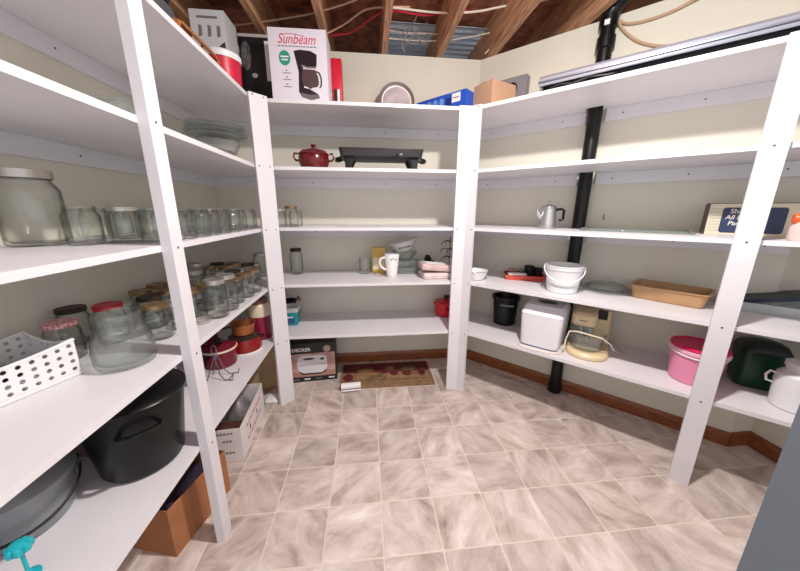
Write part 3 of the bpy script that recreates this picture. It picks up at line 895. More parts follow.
# ------------------------------------------------------------------ appliance box on the floor
ga_ = G(337.5, 378.5, 0); gb_ = G(289, 383.3, 0); dx = Vector((ga_.x-gb_.x, ga_.y-gb_.y, 0)).normalized()
wbx, dbx, hbx = .385, .19, .312
nn = Vector((-dx.y, dx.x, 0)); pc = Vector((ga_.x, ga_.y, 0))-dx*(wbx/2)+nn*(dbx/2)
az = math.atan2(dx.y, dx.x)
t = thing('appliance_box', 'black banded appliance box picturing a white cooker, on floor under back shelving', 'box', (pc.x, pc.y, 0), az)
MB().box(-wbx/2, wbx/2, -dbx/2, dbx/2, 0, hbx).build('carton_body', M_PRINTK, t, smooth=False)
yf = -dbx/2-.0003
decal('picture_background', rect(-wbx/2+.006, wbx/2-.012, .042, .232), mat('print_pink', (206, 172, 166), .5, scale=9, col2=(178, 128, 122)), t, yf)
decal('picture_table', rect(-wbx/2+.006, wbx/2-.012, .042, .085), mat('print_tan', (176, 132, 122), .5), t, yf-.0006)
M_PAP = mat('print_appliance', (226, 222, 228), .4)
body = [(-.085, .07), (.055, .068), (.085, .085), (.098, .12), (.098, .15), (.092, .20), (.06, .215), (-.08, .217), (-.112, .20), (-.122, .15), (-.118, .1)]
body = [(x+.025, z) for x, z in body]
decal('picture_appliance', body, M_PAP, t, yf-.0012)
decal('picture_shadow', [(x+.025, z) for x, z in [(-.115, .095), (-.08, .072), (.055, .069), (.095, .1), (.085, .075), (.05, .058), (-.09, .06)]], M_PRINTK, t, yf-.0018)
decal('picture_band', [(x+.025, z) for x, z in rect(-.115, .092, .132, .150)], mat('print_appliance_grey', (188, 186, 194), .4), t, yf-.0018)
decal('picture_window', [(x+.025, z) for x, z in circ(-.035, .188, .042, .009)], mat('print_maroon', (90, 50, 52), .4), t, yf-.0018)
decal('picture_knob', [(x+.025, z) for x, z in circ(.062, .182, .016, .009)], M_PRINTK, t, yf-.0018)
text('brand_lettering', 'DECKER', .036, M_PRINTW, t, (-.06, yf-.0004, .262), bold=.0012)
decal('badge', circ(.125, .262, .030), mat('print_badge', (150, 118, 112), .5), t, yf-.0006)
decal('badge_ring', circ(.125, .262, .02), mat('print_badge2', (188, 165, 158), .5), t, yf-.0012)
for i, x in enumerate((-.11, -.03, .055, .15)):
    decal('small_print', rect(x-.022, x+.022, .016, .026), M_PRINTW if i % 2 else M_PRINTG, t, yf)

# ------------------------------------------------------------------ mat on the floor
t = thing('kitchen_mat', 'tan and dark red kitchen mat with fruit motif on floor under back shelving', 'mat', (.125, 2.128, 0))
MB().rbox(.712, .35, .013, .006).build('mat_body', mat('mat_tan', (152, 118, 86), .85, var=.2, scale=30), t)
def flat(name, pts, mt, z): 
    b = MB(); b.prism(pts, z-.0012, z); return b.build(name, mt, t, smooth=False)
M_MRED = mat('mat_red', (112, 34, 40), .85, var=.35, scale=18)
flat('red_field', rect(-.345, .345, .02, .165), M_MRED, .0142)
flat('tan_field', rect(-.345, .345, -.085, .02), mat('mat_light', (164, 128, 92), .85, var=.3, scale=22), .0142)
flat('border_line', rect(-.345, .345, -.09, -.085), mat('mat_brown', (96, 66, 48), .85), .0145)
for i, (x, y, rx, ry, c) in enumerate(((-.30, -.04, .04, .05, 'r'), (-.17, .05, .07, .035, 'o'), (-.02, .04, .05, .04, 'r'), (.03, .08, .04, .03, 'o'), (.16, -.01, .04, .035, 'r'), (.18, .06, .06, .03, 'o'), (.28, .0, .03, .05, 'r'), (-.08, -.03, .05, .025, 'o'), (.06, .0, .035, .04, 'r'))):
    flat('fruit_motif', circ(x, y, rx, ry, 12), M_MRED if c == 'r' else mat('mat_olive', (142, 116, 66), .85, var=.3, scale=25), .0150+.0001*i)
q = G(351, 388, .016)
t = thing('paper_roll', 'small white roll of paper lying on corner of the kitchen mat', 'paper roll', (q.x, q.y+.0, .0135), R(5))
Mr = Matrix.Translation((-.07, 0, .022)) @ Matrix.Rotation(R(90), 4, 'Y')
MB().lathe([(.022, 0), (.022, .14), (.009, .14), (.009, .0)], 18, Mr, cap0=False, cap1=False).build('roll', M_PRINTW, t)
MB().box(-.07, .07, -.035, -.018, .0, .0015).build('loose_end', M_PRINTW, t, smooth=False)

# ------------------------------------------------------------------ back shelving, lowest board
q = G(293, 326, Z[4])
t = thing('teal_tub', 'teal plastic tub with white liner beside the corner post', 'tub', (q.x-.022, q.y+.06, Z[4]), R(4))
M_TEALP = mat('teal_plastic', (20, 140, 146), .4)
b = MB(); b.loft([[(x, y, z) for x, y in rrect(w, w, .012)] for w, z in ((.10, 0), (.118, .10), (.112, .10), (.095, .006))]); b.build('tub', M_TEALP, t)
b = MB(); b.loft([[(x, y, z) for x, y in rrect(w, w, .012)] for w, z in ((.111, .075), (.122, .134), (.119, .134), (.108, .075))], False, False); b.build('liner', M_PRINTW, t)
decal('label_patch', rect(-.03, .03, .02, .075), mat('print_blue', (40, 84, 130), .5), t, -.0555)
decal('label_print', rect(-.022, .022, .06, .068), M_PRINTW, t, -.0563)
q = V(300, 303, ('B', .28))
t = thing('wooden_knob_pan', 'small black pan with brown wooden handle behind the teal tub', 'pan', (q.x-.105, WB-.078, Z[4]), 0)
t.scale = (.68, .68, .95)
MB().lathe([(.06, 0), (.07, .01), (.074, .15), (.07, .15), (.066, .012), (.001, .01)], 28, cap1=False).build('body', M_BLACKM, t)
MB().tube([(.06, -.01, .146), (.085, -.012, .155), (.10, -.013, .16)], .008, 8).build('handle', M_BLACKM, t)
MB().tube([(.096, -.013, .158), (.106, -.014, .17), (.118, -.015, .158), (.128, -.015, .142)], [.013, .016, .015, .009], 10).build('wooden_grip', mat('brown_wood_knob', (136, 84, 48), .45), t)
q = G(447, 318, Z[4])
t = thing('small_red_pot', 'small bright red pot with black lid knob at end of back shelf', 'pot', (q.x+.012, q.y+.085, Z[4]), R(10))
MB().lathe([(.072, 0), (.085, .008), (.09, .03), (.09, .105), (.093, .11), (.09, .114), (.05, .124), (.02, .13), (.001, .131)], 32, cap1=False).build('body', mat('bright_red_enamel', (206, 18, 34), .25), t)
MB().lathe([(.014, .130), (.012, .142), (.026, .15), (.024, .162), (.001, .165)], 18, cap1=False).build('lid_knob', M_BLACKP, t)
MB().tube([(-.03, -.083, .07), (-.033, -.102, .072), (0, -.108, .072), (.033, -.102, .072), (.03, -.083, .07)], .006, 8).build('front_handle', M_BLACKP, t)
MB().tube([(-.088, -.02, .10), (-.105, -.015, .104), (-.107, .0, .104), (-.105, .015, .104), (-.088, .02, .10)], .005, 8).build('side_handle', MATS['bright_red_enamel'], t)

# ------------------------------------------------------------------ back shelving, mug shelf
M_CER = mat('white_ceramic', (236, 234, 234), .18)
q = G(392, 277, Z[3])
t = thing('latte_mug', 'tall white ceramic mug with a grey leaf print', 'mug', (q.x, 2.09, Z[3]), R(8))
t.scale = (1.3,)*3
MB().lathe([(.026, 0), (.028, .003), (.03, .02), (.041, .125), (.0395, .128), (.038, .124), (.027, .02), (.001, .012)], 28, cap1=False).build('cup', M_CER, t)
MB().tube([(-.037, -.004, .108), (-.06, -.006, .105), (-.07, -.007, .085), (-.062, -.006, .06), (-.043, -.004, .045), (-.033, -.003, .042)], .0058, 10).build('handle', M_CER, t)
for i in range(3):
    decal('leaf_print', circ(-.012+i*.012, .10+(i % 2)*.006, .006, .003, 8), M_PRINTG, t, -.040)
t2 = thing('glass_mug', 'clear glass mug behind the tall white mug', 'mug', (q.x-.19, 2.22, Z[3]), R(190))
MB().lathe([(.034, 0), (.042, .004), (.045, .09), (.044, .115), (.042, .115), (.04, .02), (.001, .012)], 24, cap1=False).build('cup', M_GLASS2, t2)
MB().tube([(.044, 0, .095), (.07, 0, .088), (.076, 0, .06), (.066, 0, .03), (.044, 0, .022)], .005, 8).build('handle', M_GLASS2, t2)
t3 = thing('yellow_carton', 'small yellow carton standing behind the white mug', 'carton', (q.x-.085, 2.235, Z[3]), R(-6))
t3.scale = (.8, 1, 1)
MB().rbox(.12, .05, .195, .002, 1).build('box', mat('yellow_card', (206, 172, 84), .5), t3)
decal('pale_panel', rect(-.055, .055, .03, .12), mat('pale_yellow', (226, 214, 170), .5), t3, -.0253)
# glass baking dishes
q = G(398, 278, Z[3]); gx, gy = .265, 2.238


def dish(name, label, w, d, h, x, y, z, rz=0, mt=None, cat='dish', r=.03):
    t = thing(name, label, cat, (x, y, z), rz)
    b = MB(); b.loft([[(px_, py_, zz) for px_, py_ in rrect(ww, dd, r)] for ww, dd, zz in ((w*.88, d*.84, 0), (w*.93, d*.9, .006), (w, d, h-.003), (w+.016, d+.016, h-.001), (w+.016, d+.016, h+.003), (w-.006, d-.006, h+.003), (w*.9, d*.86, .011))]); b.build('dish_body', mt or M_GLASS2, t)
    for s in (-1, 1):
        MB().tube([(s*w/2, -.03, h), (s*(w/2+.02), -.022, h+.001), (s*(w/2+.022), .022, h+.001), (s*w/2, .03, h)], .005, 8).build('grip', mt or M_GLASS2, t)
    return t


M_GLASSG = glass_mat('greenish_dish_glass', (251, 253, 252), (150, 158, 154), gloss=.03, body=.06, bodycol=(230, 234, 233))
dish('baking_dish', 'clear glass baking dish at the bottom of the stack beside the mug', .235, .155, .045, gx, gy, Z[3], R(-2), M_GLASSG)
dish('baking_dish', 'clear glass baking dish resting on the lowest dish of the stack', .225, .15, .042, gx+.003, gy, Z[3]+.049, R(2), M_GLASSG)
t = thing('glass_bowl', 'clear glass mixing bowl standing on the stacked baking dishes', 'bowl', (gx+.01, gy+.0, Z[3]+.0955))
t.scale = (.85, .85, 1)
MB().lathe([(.05, 0), (.056, .003), (.10, .05), (.112, .068), (.11, .07), (.105, .066), (.05, .008), (.001, .006)], 32, cap1=False).build('bowl_body', M_GLASSG, t)
t = thing('white_colander', 'white patterned bowl tilted on top of the glass mixing bowl', 'bowl', (gx+.004, gy-.008, Z[3]+.178), 0)
t.scale = (.95, .75, 1)
Mc = Matrix.Rotation(R(-13), 4, 'Y')
MB().lathe([(.05, -.01), (.055, -.007), (.10, .05), (.122, .06), (.122, .063), (.098, .056), (.05, -.002), (.001, -.003)], 36, Mc, cap1=False).build('bowl_body', M_CER, t)
for i in range(7):
    a = R(-120+i*10); rr = .083
    pt = Mc @ Vector((rr*math.cos(a), rr*math.sin(a), .024))
    b = MB(); b.box(-.0045, .0045, -.002, .002, -.009, .009); o = b.build('dark_pattern', M_PRINTG, t, smooth=False); o.location = pt; o.rotation_euler = (R(-38), R(-13), a+R(90))
# black oven gloves, packages, cup tree
q = G(418, 279, Z[3])
t = thing('oven_mitt', 'black oven mitt slumped between the glass dishes and pink packages', 'mitt', (.452, 2.20, Z[3]), R(10))
t.scale = (.62, .7, .9)
b = MB(); b.loft([[(rr*(1+.15*math.sin(4*th+k))*math.cos(th), .55*rr*math.sin(th)+dy, z_) for th in [2*math.pi*i/16 for i in range(16)]] for k, (rr, z_, dy) in enumerate(((.045, 0, 0), (.052, .02, 0), (.046, .07, .005), (.04, .12, .02), (.022, .15, .035)))])
b.build('mitt_body', mat('black_cloth', (24, 24, 26), .85), t)
MB().tube([(.03, -.01, .07), (.05, -.018, .09), (.056, -.02, .11)], [.018, .017, .008], 8).build('thumb', MATS['black_cloth'], t)
q = G(433, 279, Z[3])
M_PINKP = mat('pink_package', (222, 192, 190), .35, var=.12, scale=12)
t = thing('food_package', 'pale pink shrink wrapped package lying flat by the end of the mug shelf', 'package', (.47, 2.05, Z[3]), R(4))
MB().rbox(.20, .15, .042, .014).build('wrap', mat('white_package', (232, 218, 214), .35, var=.1, scale=14), t)
MB().rbox(.202, .152, .008, .012, z0=.016).build('pink_band', M_PINKP, t)
t = thing('food_package', 'pink shrink wrapped package tilted on top of the paler one', 'package', (.462, 2.048, Z[3]+.0425), R(2))
Mp = Matrix.Translation((0, 0, .014)) @ Matrix.Rotation(R(5), 4, 'Y')
MB().rbox(.21, .15, .045, .014, M=Mp).build('wrap', M_PINKP, t)
MB().rbox(.14, .09, .003, .01, z0=.0445, M=Mp).build('label_patch', M_PRINTW, t)
q = V(446, 250, ('B', .33))
t = thing('cup_tree', 'dark wire cup tree with curled hooks behind the pink packages', 'cup rack', (q.x+.03, q.y+.0, Z[3]), R(15))
M_WIREB = mat('dark_wire', (62, 54, 50), .4, metal=.6)
wire(t, 'stem', [(0, 0, 0), (0, 0, .24), (0, 0, .27)], .0035, M_WIREB)
wire(t, 'base_ring', [(.07*math.cos(2*math.pi*i/24), .07*math.sin(2*math.pi*i/24), .004) for i in range(24)], .0035, M_WIREB, True)
wire(t, 'base_bar', [(-.07, 0, .004), (.07, 0, .004)], .003, M_WIREB)
for k, z_ in enumerate((.11, .17, .23)):
    for i in range(4):
        a = R(45*(k % 2)+90*i); c_, s_ = math.cos(a), math.sin(a)
        wire(t, 'hook', [(0, 0, z_), (.03*c_, .03*s_, z_+.012), (.06*c_, .06*s_, z_+.006), (.075*c_, .075*s_, z_-.012), (.066*c_, .066*s_, z_-.022)], .0028, M_WIREB)

# ------------------------------------------------------------------ back shelving, upper boards
q = V(318, 226, ('B', .12))
pa = MB(); pa.box(-.105, .105, -.07, .07, 0, .0022)
tag(pa.build('paper_sheet', M_PRINTW, None, smooth=False, loc=(q.x, 2.02, Z[2]), rz=R(4)), 'white sheet of paper lying flat beside the jars on back shelf', 'paper')
q = V(315, 160, ('B', .12))
t = thing('red_casserole', 'dark red lidded casserole with loop handles beside the black griddle', 'casserole', (q.x-.006, q.y, Z[1]), 0)
M_DRED = mat('dark_red_ceramic', (100, 18, 24), .22)
MB().lathe([(.062, 0), (.078, .006), (.092, .04), (.09, .075), (.087, .082)], 36).build('body', M_DRED, t)
MB().lathe([(.092, .082), (.093, .087), (.075, .106), (.035, .117), (.001, .119)], 36, cap1=False).build('lid', M_DRED, t)
MB().lathe([(.010, .118), (.009, .126), (.017, .134), (.015, .143), (.001, .146)], 16, cap1=False).build('lid_knob', M_DRED, t)
for s in (-1, 1):
    MB().tube([(s*.087, 0, .05), (s*.11, 0, .052), (s*.122, 0, .07), (s*.115, 0, .092), (s*.096, 0, .09)], .0065, 8).build('loop_handle', M_DRED, t)
q = V(377, 158, ('B', .17))
t = thing('electric_griddle', 'long black electric griddle on feet beside the dark red casserole', 'griddle', (q.x+.026, q.y+.0, Z[1]), 0)
t.scale = (.84, .9, 1.05)
M_GRID = mat('griddle_black', (44, 36, 40), .35)
b = MB(); b.loft([[(x, y, z_) for x, y in rrect(w, d, .03)] for w, d, z_ in ((.56, .24, .066), (.60, .27, .072), (.615, .28, .108), (.622, .286, .110), (.622, .286, .114), (.606, .27, .114), (.60, .264, .100))]); b.build('griddle_plate', M_GRID, t)
for sx in (-1, 1):
    for sy in (-1, 1):
        b = MB(); b.loft([[(x+sx*.235+dx_, y+sy*.09, z_) for x, y in rrect(w, .03, .006)] for w, z_, dx_ in ((.045, 0, sx*.01), (.05, .03, sx*.008), (.085, .07, 0))]); b.build('foot', M_BLACKP, t)
    MB().tube([(sx*.30, -.05, .07), (sx*.335, -.045, .062), (sx*.345, 0, .060), (sx*.335, .045, .062), (sx*.30, .05, .07)], .009, 8).build('end_handle', M_BLACKP, t)
MB().rbox(.06, .05, .026, .006, z0=.112, M=Matrix.Translation((.13, .06, 0))).build('heat_control', M_BLACKP, t)
MB().rbox(.045, .02, .03, .004, z0=.058, M=Matrix.Translation((.13, -.145, 0))).build('drip_catch', M_BLACKP, t)

# ------------------------------------------------------------------ left shelving, second board
t = thing('glass_dome', 'clear glass bowl with brown contents on the high shelf by corner', 'bowl', (-.745, 1.735, Z[1]))
t.scale = (.85,)*3
MB().lathe([(.06, 0), (.07, .004), (.105, .07), (.118, .105), (.115, .106), (.10, .07), (.06, .01), (.001, .008)], 32, cap1=False).build('bowl_body', M_GLASSG, t)
MB().lathe([(.05, .012), (.075, .035), (.07, .055), (.03, .062), (.001, .063)], 24, cap1=False).build('brown_contents', mat('brown_contents', (112, 60, 46), .6, var=.3, scale=40), t)
for i in range(4):
    o = tag(MB().lathe([(.09, 0), (.12, .004), (.15-.004*i, .014), (.15-.004*i, .017), (.118, .008), (.001, .005)], 36, cap1=False).build('glass_plate', M_GLASSG, None, loc=(-.75, 1.738, Z[1]+.0915+i*.018)), 'clear glass plate in the stack on top of the glass bowl by corner', 'plate', 'glass plates stacked by the corner')
t = thing('clear_container', 'clear plastic food container on the high shelf just past the post', 'container', (-.86, 1.27, Z[1]), RL)
b = MB(); b.loft([[(x, y, z_) for x, y in rrect(w, d, .02)] for w, d, z_ in ((.17, .13, 0), (.19, .15, .10), (.184, .144, .10), (.164, .124, .004))]); b.build('tub', M_GLASSG, t)
b = MB(); b.loft([[(x, y, z_) for x, y in rrect(w, d, .02)] for w, d, z_ in ((.196, .156, .098), (.198, .158, .108), (.18, .14, .110))]); b.build('lid', M_GLASSG, t)

# ------------------------------------------------------------------ top boards
zt = Z[0]
q = V(168, 8, ('L', .12))
t = thing('grey_appliance', 'dark grey appliance with black lid at the near end of top shelf', 'appliance', (q.x-.10, q.y-.02, zt), RL)
MB().rbox(.17, .20, .17, .03, 4).build('body', mat('slate_grey_plastic', (92, 94, 100), .45), t)
MB().rbox(.15, .18, .05, .02, 4, z0=.172).build('lid', M_BLACKP, t)
MB().rbox(.06, .02, .03, .006, z0=.05, M=Matrix.Translation((0, -.105, 0))).build('front_latch', M_BLACKP, t)
q = V(198, 40, ('L', .04))
t = thing('wooden_tray', 'orange toned wooden tray with slotted side at edge of top shelf', 'tray', (q.x-.035, q.y+.02, zt), RL)
M_OWOOD = mat('orange_wood', (190, 122, 62), .45, var=.25, scale=14, stretch=(2, 12, 12))
MB().box(-.15, .15, -.03, .05, 0, .012).build('bottom', M_OWOOD, t, smooth=False)
MB().box(-.15, .15, -.036, -.03, 0, .04).build('lower_rail', M_OWOOD, t, smooth=False)
MB().tube([(-.145, -.033, .038), (-.145, -.033, .055), (-.12, -.033, .062), (.12, -.033, .062), (.145, -.033, .055), (.145, -.033, .038)], .007, 8).build('top_rail', M_OWOOD, t)
for s in (-1, 1):
    MB().box(s*.147-.006, s*.147+.006, -.03, .05, .012, .06).build('end_panel', M_OWOOD, t, smooth=False)
# box with picture of a dark mixer
t = thing('mixer_box', 'pale box with a dark stand mixer picture leaning on top shelf', 'box', (-.80, 1.99, zt), R(0))
t.scale = (1, .95, 1.1)
MB().box(-.085, .085, -.08, .08, 0, .36).build('carton_body', mat('pale_grey_card', (206, 206, 212), .5), t, smooth=False)
decal('picture_mixer', [(-.05, .19), (-.045, .22), (.0, .205), (.04, .21), (.075, .235), (.08, .16), (.06, .10), (.07, .02), (-.06, .02), (-.05, .07), (.0, .10), (.01, .15)], mat('print_dark_violet', (60, 50, 62), .5), t, -.0803)
for i, x in enumerate((-.05, -.005, .04)):
    decal('picture_whisk', [(x, .25), (x+.018, .255), (x+.02, .295), (x+.004, .30)], M_PRINTG, t, -.0803)
decal('small_print', rect(-.05, .05, .325, .335), M_PRINTG, t, -.0803)
o = decal('side_panel_print', rect(-.07, .075, .02, .19), M_PRINTK, t, 0); o.rotation_euler = (0, 0, R(90)); o.location = (.0853, 0, 0)
t = thing('brown_carton_box', 'plain tan cardboard carton behind the mixer box on top shelf', 'box', (-.862, 2.20, zt), R(0))
MB().box(-.11, .11, -.12, .12, 0, .31).build('carton_body', M_CARDL, t, smooth=False)
MB().box(-.025, .025, -.1205, .1205, .3105, .3112).build('tape', mat('tan_tape', (176, 136, 98), .3), t, smooth=False)
q = V(223, 72, ('L', .095))
t = thing('red_tub', 'bright red round tub with white rim at edge of the top shelf', 'tub', (q.x, q.y, zt), RL)
MB().lathe([(.075, 0), (.08, .004), (.086, .118)], 32).build('body', mat('hot_red_plastic', (214, 24, 62), .4, var=.15, scale=30), t)
MB().lathe([(.0885, .118), (.09, .121), (.09, .144), (.085, .15), (.07, .151), (.001, .146)], 32, cap0=False, cap1=False).build('lid', M_PLW, t)
# black carton in the corner
xa_, xb_ = V(241, 70, ('B', .21)).x, V(276, 70, ('B', .21)).x
t = thing('black_carton', 'black appliance carton with white top flap in corner of top shelf', 'box', ((xa_+xb_)/2, YB+.21+.095, zt), 0)
t.scale = ((xb_-xa_)/.25, .9, 1.06)
MB().box(-.125, .125, -.10, .10, 0, .36).build('carton_body', M_PRINTK, t, smooth=False)
MB().box(-.127, .127, -.102, .102, .3605, .375).build('top_flap', mat('pale_flap', (190, 184, 184), .6), t, smooth=False)
decal('white_panel', rect(.055, .095, .15, .345), M_PRINTW, t, -.1003)
decal('grey_picture', [(x, z_) for x, z_ in circ(-.08, .27, .035, .07)], mat('print_smoke', (120, 112, 112), .5, var=.4, scale=40), t, -.1003)
decal('bright_mark', circ(-.03, .175, .02, .012), M_PRINTW, t, -.1003)
for i in range(7):
    decal('pink_print', rect(.106, .116, .05+i*.022, .062+i*.022), mat('print_pinkish', (200, 120, 130), .5), t, -.1003)
# coffee maker box
c0 = V(274, 99, ('B', .03)); c1 = V(330, 101, ('B', .03)); tp_ = V(300, 28.5, ('B', .03))
wbx = c1.x-c0.x; hbx = tp_.z-zt; xm = (c0.x+c1.x)/2
t = thing('coffee_maker_box', 'white box with red script lettering and a black coffee maker picture', 'box', (xm-.004, YB+.03+.085, zt), R(-1))
MB().box(-wbx/2, wbx/2, -.085, .085, 0, hbx).build('carton_body', mat('lilac_white_card', (226, 220, 232), .45), t, smooth=False)
yf = -.0853
k = wbx/.55
W2 = wbx/2
def fx(px): return -W2+(px-268)/61.5*wbx
def fz(py): return hbx*(1-(py-29)/71.0)
text('brand_lettering', 'Sunbeam', .118*k/.72*.72, M_PRINTR, t, (fx(297.5), yf, fz(39.5)), shear=.35, bold=.0002, sx=.84)
b = MB(); arcp = [(fx(283+i*2.6), yf-.001, fz(36.2-1.9*math.sin(math.pi*min(1, i/9+.1)))) for i in range(10)]
b.tube(arcp, .0016, 5); b.build('brand_swash', M_PRINTR, t)
for i in range(11):
    decal('subtitle_print', rect(fx(277.5+i*3.8), fx(280.4+i*3.8), fz(46.6), fz(45.6)), M_PRINTG, t, yf)
decal('teal_badge', circ(fx(284), fz(57.5), wbx*.1, hbx*.103), M_TEAL, t, yf)
for py, hw_ in ((56.2, 4.2), (59.2, 3.4)):
    decal('badge_print', rect(fx(284-hw_), fx(284+hw_), fz(py+.7), fz(py-.7)), M_PRINTW, t, yf-.0006)
for i, py in enumerate((69.5, 76, 83)):
    decal('icon', circ(fx(285), fz(py), .008*k, .008*k, 8), M_PRINTG, t, yf)
    decal('icon_caption', rect(fx(281), fx(289.5), fz(py+3), fz(py+2.2)), M_PRINTG, t, yf)
M_CM = mat('print_coffee_black', (40, 30, 38), .35)
M_CM2 = mat('print_coffee_brown', (86, 64, 66), .35)
decal('picture_machine', [(fx(a), fz(b_)) for a, b_ in ((294, 50.5), (300, 49), (312, 49.8), (318.5, 53), (318, 63), (316.5, 66.5), (303, 65), (303, 84), (318, 92), (320, 96), (310, 98.5), (300, 95.5), (297, 90), (298, 70))], M_CM, t, yf)
decal('picture_steel_band', [(fx(a), fz(b_)) for a, b_ in ((301.5, 63.3), (308, 65.2), (317, 65), (317, 66.6), (308, 66.9), (301.5, 65))], M_ALU, t, yf-.0006)
decal('picture_carafe', [(fx(a), fz(b_)) for a, b_ in ((303.5, 67.5), (316, 68), (319, 75), (319.5, 82), (316, 87), (305, 86.5), (301.5, 81), (301.5, 74))], M_CM2, t, yf-.0006)
decal('picture_carafe_shine', [(fx(a), fz(b_)) for a, b_ in ((303, 84.5), (308, 86), (308, 87), (303, 86))], M_PRINTW, t, yf-.0012)
decal('picture_carafe_shine', [(fx(a), fz(b_)) for a, b_ in ((312, 86), (317, 85.2), (317, 86.4), (312, 87.2))], M_PRINTW, t, yf-.0012)
hb = MB(); hb.tube([(fx(a), yf-.0018, fz(b_)) for a, b_ in ((317, 69.5), (320.5, 71), (322.3, 77), (321.8, 84), (320, 85.5))], .0065*k, 6); hb.build('picture_handle', M_CM, t)
decal('picture_tray', [(fx(a), fz(b_)) for a, b_ in ((299, 91), (308, 93), (318, 92.5), (320, 96), (310, 98.5), (300, 95.5))], mat('print_tray_grey', (110, 102, 108), .4), t, yf-.0006)
# red bag beside it
q = V(333.5, 80, ('B', .16))
t = thing('red_box', 'narrow red package standing beside the coffee maker box', 'package', (q.x+.004, q.y+.10, zt), R(0))
MB().rbox(.085, .10, .30, .008).build('body', mat('red_package', (206, 22, 48), .4), t)
decal('white_stripe', rect(.012, .026, .01, .13), M_PRINTW, t, -.0504)
decal('dark_stripe', rect(-.01, .012, .01, .13), M_PRINTK, t, -.0504)

# decorative plate against the back wall
q = V(396, 84, ('B', .40)); rP = .138
t = thing('decorative_plate', 'round brown rimmed plate with pale picture leaning on back wall', 'plate', (q.x, q.y-.012, zt), 0)
Mp = Matrix.Translation((0, -.03, rP+(q.z-zt-2*rP)*0+.004)) @ Matrix.Rotation(R(80), 4, 'X')
hP = q.z-zt
rP = hP/2
Mp = Matrix.Translation((0, -.02, rP)) @ Matrix.Rotation(R(84), 4, 'X')
MB().lathe([(rP*.6, 0), (rP*.7, .004), (rP, .014), (rP, .018), (rP*.84, .010)], 40, Mp, cap1=False).build('rim', mat('plate_rim_brown', (112, 98, 92), .4), t)
MB().lathe([(rP*.84, .0102), (rP*.83, .0115), (rP*.76, .0088)], 40, Mp, cap0=False, cap1=False).build('white_ring', M_CER, t)
MB().lathe([(rP*.765, .0086), (.001, .0086)], 40, Mp, cap0=False, cap1=False).build('picture', mat('plate_picture', (206, 190, 192), .4, scale=14, col2=(160, 150, 160)), t)
# long blue box
zb = V(463, 88, ('B', .07)).z-zt
e1 = V(466, 95, ('B', .07)); e2 = V(417, 101, ('B', .36))
dx = Vector((e1.x-e2.x, e1.y-e2.y, 0)); Lb = dx.length; dx.normalize()
nn = Vector((-dx.y, dx.x, 0)); cc = Vector(((e1.x+e2.x)/2, (e1.y+e2.y)/2, 0))+nn*.045
t = thing('blue_carton', 'long bright blue carton with white label at corner of top shelf', 'box', (cc.x, cc.y, zt), math.atan2(dx.y, dx.x))
MB().box(-Lb/2, Lb/2, -.045, .045, 0, zb).build('carton_body', mat('bright_blue_card', (32, 84, 190), .4), t, smooth=False)
decal('light_blue_stripes', rect(-Lb/2+.02, Lb*.1, zb*.45, zb*.8), mat('mid_blue_print', (58, 124, 214), .4), t, -.0453)
for i in range(4):
    decal('print_bar', rect(-Lb*.38+i*.05, -Lb*.38+i*.05+.022, zb*.3, zb*.85), mat('pale_blue_print', (120, 160, 226), .4), t, -.0459)
decal('white_label', rect(Lb*.24, Lb*.40, zb*.52, zb*.93), M_PRINTW, t, -.0453)
decal('label_print', rect(Lb*.26, Lb*.38, zb*.7, zb*.75), M_PRINTG, t, -.0459)
decal('dark_corner', rect(Lb*.12, Lb*.23, zb*.2, zb*.8), mat('navy_print', (24, 44, 120), .4), t, -.0453)
# cardboard carton and grey panel on the angled top shelf
e1 = V(472, 100, ('R', .10)); e2 = V(497, 81, ('R', .10)); 
hb_ = V(497, 81, ('R', .13)).z-zt
p0 = V(497, 90, ('R', .08))
t = thing('cardboard_carton', 'plain light cardboard carton at the corner of the angled top shelf', 'box', (p0.x+.052, p0.y+.135, zt), R(24))
open_ = MB(); open_.box(-.115, .085, -.075, .075, 0, hb_); open_.build('carton_body', M_CARDL, t, smooth=False)
MB().box(-.117, .087, -.02, .02, hb_+.0003, hb_+.003).build('seam_tape', MATS['tan_tape'], t, smooth=False)
p0 = V(509, 95, ('R', .41)); h2 = V(516, 77, ('R', .41)).z-zt
t = thing('speaker_panel', 'grey panel with round black speaker hole behind the light cardboard carton', 'speaker', (p0.x+.03, p0.y, zt), RR)
MB().box(-.09, .09, -.03, .03, 0, h2).build('cabinet', mat('speaker_grey', (136, 134, 140), .6), t, smooth=False)
o = MB().lathe([(.03, 0), (.034, .003), (.03, .006), (.012, .001), (.001, .0)], 20, Matrix.Translation((0, -.0303, h2-.065)) @ Matrix.Rotation(R(90), 4, 'X'), cap0=False, cap1=False).build('speaker_cone', M_BLACKM, t)

# long strip light stored on the angled top shelf
s0 = V(542, 85, ('R', .09)); bs = s0.dot(TR); Lx = 1.12
t = thing('strip_light', 'long silver strip light fixture stored on the angled top shelf', 'light fixture', (0, 0, zt), 0)
cn = TR*(bs+Lx/2)+NR*(CR+.085); t.location = (cn.x, cn.y, zt); t.rotation_euler = (0, 0, RR)
b = MB(); prof = [(-.062, .030), (-.058, .036), (-.050, .070), (-.036, .084), (.036, .084), (.050, .070), (.062, .030), (.058, .030), (.046, .066), (.034, .078), (-.034, .078), (-.046, .066), (-.058, .030)]
b.loft([[(x, y, z_) for y, z_ in prof] for x in (-Lx/2, Lx/2)]); b.build('reflector', mat('fixture_silver', (186, 194, 210), .28, metal=.6), t, smooth=False)
MB().box(-Lx/2, Lx/2, -.0635, -.0605, .048, .054).build('trim_strip', mat('fixture_groove', (120, 126, 140), .35, metal=.6), t, smooth=False)
MB().box(-Lx/2+.03, Lx/2-.03, -.030, .030, .004, .077).build('channel', mat('fixture_gap_shade', (40, 40, 48), .5), t, smooth=False)  # dark colour stands in for the shaded gap under the reflector
